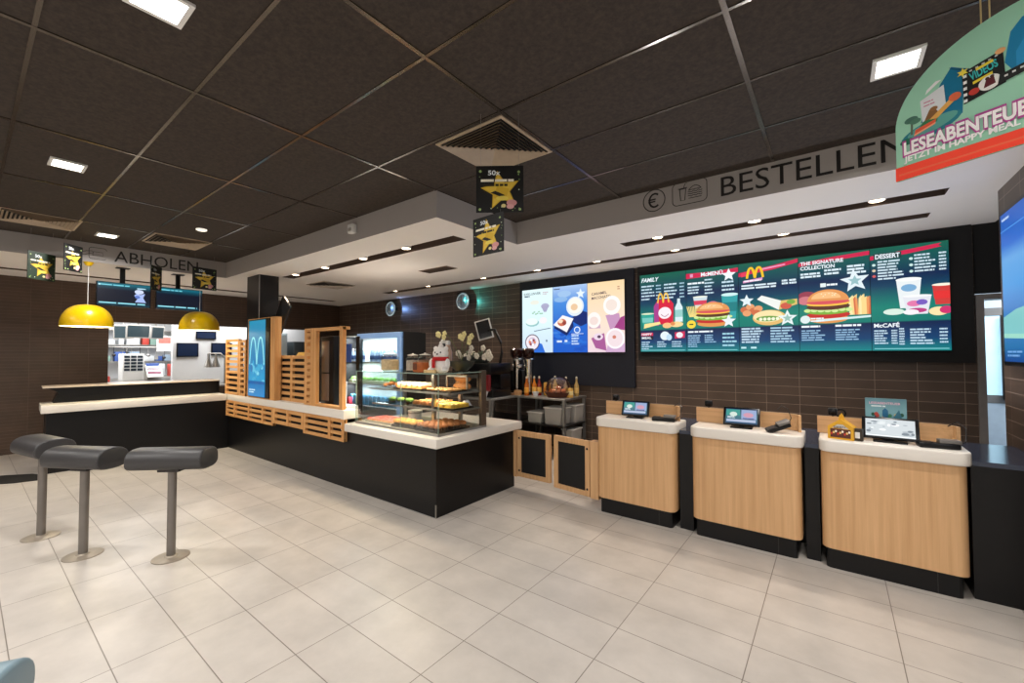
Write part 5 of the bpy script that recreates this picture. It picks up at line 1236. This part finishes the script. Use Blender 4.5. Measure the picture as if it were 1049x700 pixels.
t = thing('holding_cabinet', 'white food holding cabinet with rows of dark slots', 'cabinet', (-12.55, 2.02, .981))
MB().box(0, .42, .10, .46, 0, .58, .01).build('housing', M_wht, t)
for i in range(3):
    for j in range(5): MB().box(.415, .428, .125+.108*i, .215+.108*i, .21+.07*j, .258+.07*j).build('slot', pm('slot_dark', (30, 44, 56), .3), t)
t = thing('kitchen_shelf', 'steel wall shelf with boxes deep in the kitchen', 'shelf', (-14.55, 1.4, 1.35))
for z in (0, .42, .8): MB().box(0, .35, 0, 2.4, z, z+.025).build('shelf_board', M_steel, t)
for y in (0, 1.2, 2.37): MB().box(.0, .03, y, y+.03, -.4, .85).build('upright', M_steel, t)
r = random.Random(11)
cols = [(206, 210, 214), (150, 170, 190), (190, 70, 60), (60, 90, 160), (225, 215, 190), (90, 100, 106), (130, 160, 150)]
for i, z in enumerate((1.376, 1.796)):
    y = 1.45
    while y < 3.55:
        w = r.uniform(.10, .26); h = r.uniform(.12, .32); c = r.choice(cols)
        t = MB().box(-.11, .11, 0, w, 0, h, .01).build('food_box', pm('box_%d_%d_%d' % c, c, .5), None, (-14.38, y, z)); tag(t, 'box on the steel wall shelf deep in the kitchen', 'box', 'boxes on the kitchen wall shelf'); y += w+r.uniform(.02, .08)
for i in range(13):
    x, y = -12.48+.28*(i % 3)+(.5 if i % 3 == 2 else 0)*0, 1.16+.064*i
    if 1.95 < y < 2.6 and x < -12.0: x = -11.9
    h = r.uniform(.08, .26); c = r.choice(cols)
    m = MB().lathe([(0, 0), (.028, 0), (.03, h*.8), (.02, h), (0, h)], seg=14); o = m.build('kitchen_container', [M_steel, pm('box_%d_%d_%d' % c, c, .4)][i % 2], None, (x, y, .981))
    tag(o, 'small container on the steel preparation table', 'container', 'containers on the preparation table')
t = thing('fryer_hood', 'white boxed hood hanging over the preparation table', 'hood', (-13.5, 1.2, 1.72))
MB().prism([(0, 0), (.7, 0), (.55, .28), (0, .28)], 0, .62, axis='y').build('hood', M_steelm, t)
MB().box(.1, .4, .15, .45, .28, .87).build('duct', M_steel, t)
t = thing('grill_station', 'steel grill station with upright lids deep in the kitchen', 'grill', (-13.5, 2.3, 0))
MB().box(0, .8, 0, 1.5, 0, .92, .01).build('housing', M_steelm, t)
for k in range(3): MB().box(.1, .7, .05+.48*k, .45+.48*k, .92, 1.02, .02).build('lid', M_steel, t)
for k in range(3): MB().box(.80, .815, .08+.48*k, .42+.48*k, .55, .85).build('panel', pm('slot_dark', (30, 44, 56), .3), t)
for i in range(7):
    h = r.uniform(.12, .4); c = r.choice(cols)
    o = MB().box(-.07, .07, -.06, .06, 0, h, .01).build('food_box', pm('box_%d_%d_%d' % c, c, .5), None, (-13.0+.05*(i % 2), 2.36+.2*i, 1.021)); tag(o, 'box standing on the grill station', 'box', 'boxes on the grill station')
# partition wall fittings
for (y0, y1, z0, z1, lab) in ((2.81, 3.20, 1.49, 1.79, 'dark framed wall monitor lowest on the white partition'), (3.15, 3.53, 1.88, 2.06, 'dark wall monitor behind the yellow pendant on the partition'), (3.44, 3.85, 1.52, 1.80, 'dark wall monitor partly behind the upright pallet')):
    t = thing('wall_monitor', lab, 'monitor', (-11.2, y0, z0))
    MB().box(0, .035, 0, y1-y0, 0, z1-z0, .004, 1).build('housing', M_blacksat, t)
    MB().box(.034, .038, .02, y1-y0-.02, .02, z1-z0-.02).build('glass', pm('navy_glass', (24, 38, 66), .15), t)
t = thing('heat_lamp', 'chrome double heat lamp on a bent arm before the white partition', 'lamp', (-10.9, 3.32, .90))
MB().tube([(0, .3, 0), (0, .3, .55), (0, .22, .66), (0, -.02, .66)], .016, 10).build('arm', M_steel, t)
for k in (-.02, .12):
    MB().lathe([(.02, .0), (.025, -.10), (.045, -.16), (.085, -.30), (.08, -.30), (.04, -.17), (0, -.15)], (.02, k, .66), 20).build('shade', M_steel, t)
t = thing('warming_box', 'small steel warming box beside the heat lamp', 'box', (-10.95, 3.72, .901))
MB().box(-.15, .2, 0, .4, 0, .27, .01).build('housing', M_steelm, t)
MB().box(.198, .21, .04, .36, .05, .22).build('door', pm('slot_grey', (120, 116, 110), .3), t)
t = thing('kitchen_locker', 'pale blue-grey cabinet behind the half-height pallet', 'cabinet', (-11.15, 4.25, .901))
MB().box(0, .5, 0, .62, 0, 1.15, .01).build('housing', pm('pale_blue_steel', (186, 204, 212), .4), t)
MB().box(.5, .51, .03, .59, .05, 1.1).build('door', pm('pale_blue_steel2', (200, 216, 222), .4), t)
t = thing('kitchen_machine', 'dark grey drink machine with pale top behind the pallets', 'machine', (-11.1, 5.0, .901))
MB().box(0, .5, 0, .42, 0, .95, .02).build('housing', pm('dark_grey_machine', (62, 70, 74), .4), t)
MB().box(.49, .53, .08, .34, .1, .5, .01).build('front', M_blacksat, t)
t = thing('black_box', 'black box standing on the worktop behind the half-height pallet', 'box', (-5.72, 3.02, .89))
MB().box(-.17, .14, -.03, .07, 0, .88, .01).build('housing', M_blackmat, t)
MB().box(-.12, .08, -.034, -.028, .1, .5).build('panel', M_blacksat, t)
t = thing('yellow_cup', 'small yellow thing on the worktop behind the half-height pallet', 'cup', (-6.02, 2.96, .89))
MB().lathe([(0, 0), (.07, 0), (.09, .62), (.05, .68), (0, .68)], seg=20).build('body', pm('straw_yellow', (226, 178, 84), .5), t)

# more kitchen equipment in the hatch view
t = thing('utensil_rail', 'steel rail of hanging kitchen tools deep in the kitchen', 'rail', (-13.35, 1.90, 1.72))
MB().tube([(0, 0, 0), (0, 1.5, 0)], .012, 8).build('rail', M_steel, t)
for y in (.02, 1.48): MB().tube([(0, y, 0), (-.0, y, .87)], .01, 8).build('hanger', M_steel, t)
for k in range(9):
    y = .12+.155*k; l = r.uniform(.14, .26)
    m = MB().tube([(.01, y, .0), (.012, y, -l)], .006, 6)
    (m.ell((.012, y, -l-.03), (.018, .035, .035), 10) if k % 2 else m.box(.006, .018, y-.035, y+.035, -l-.09, -l)).build('hanging_tool', [M_steel, M_darksteel, M_steelm][k % 3], t)
t = thing('cup_dispenser', 'steel cup dispenser tube rack by the hatch edge', 'dispenser', (-11.95, 1.38, .981))
for k in range(3): MB().lathe([(.04, 0), (.045, .42), (.05, .44), (0, .44)], (0, .11*k, 0), 16).build('tube', [M_steel, M_plast, M_steelm][k], t)
t = thing('wrap_station', 'white and blue wrapping paper station beside the holding cabinet', 'station', (-11.95, 2.44, .981))
MB().prism([(0, 0), (.3, 0), (.3, .08), (.05, .34), (0, .34)], 0, .26, axis='y').build('stand', M_steel, t)
for k in range(3): MB().box(.02+.08*k, .08+.08*k, .02, .24, .30-.085*k, .37-.085*k, .004).build('paper_stack', pm(['paper_blue', 'paper_white', 'paper_pink'][k], [(90, 120, 200), (235, 238, 245), (220, 150, 180)][k], .6), t)
t = thing('tray_rack', 'steel rack of dark trays against the far kitchen wall', 'rack', (-14.2, 3.62, 0))
for x in (0, .4):
    for y in (0, .46): MB().box(x, x+.03, y, y+.03, 0, 1.9).build('upright', M_steel, t)
for k in range(9): MB().box(.0, .43, .03, .46, .25+.18*k, .28+.18*k).build('tray_sheet', [M_darksteel, M_steel][k % 2], t)
t = thing('menu_board', 'white order notice board hanging in the kitchen', 'board', (-13.32, 2.95, 1.62))
MB().box(-.01, .01, 0, .30, 0, .38).build('panel', M_wht, t)
MB().box(.01, .014, .03, .27, .20, .35).build('picture', pm('notice_red', (190, 110, 100), .6, var=.4, scale=22), t)
MB().tube([(0, .15, .38), (0, .15, .97)], .006, 6).build('cord', M_steel, t)
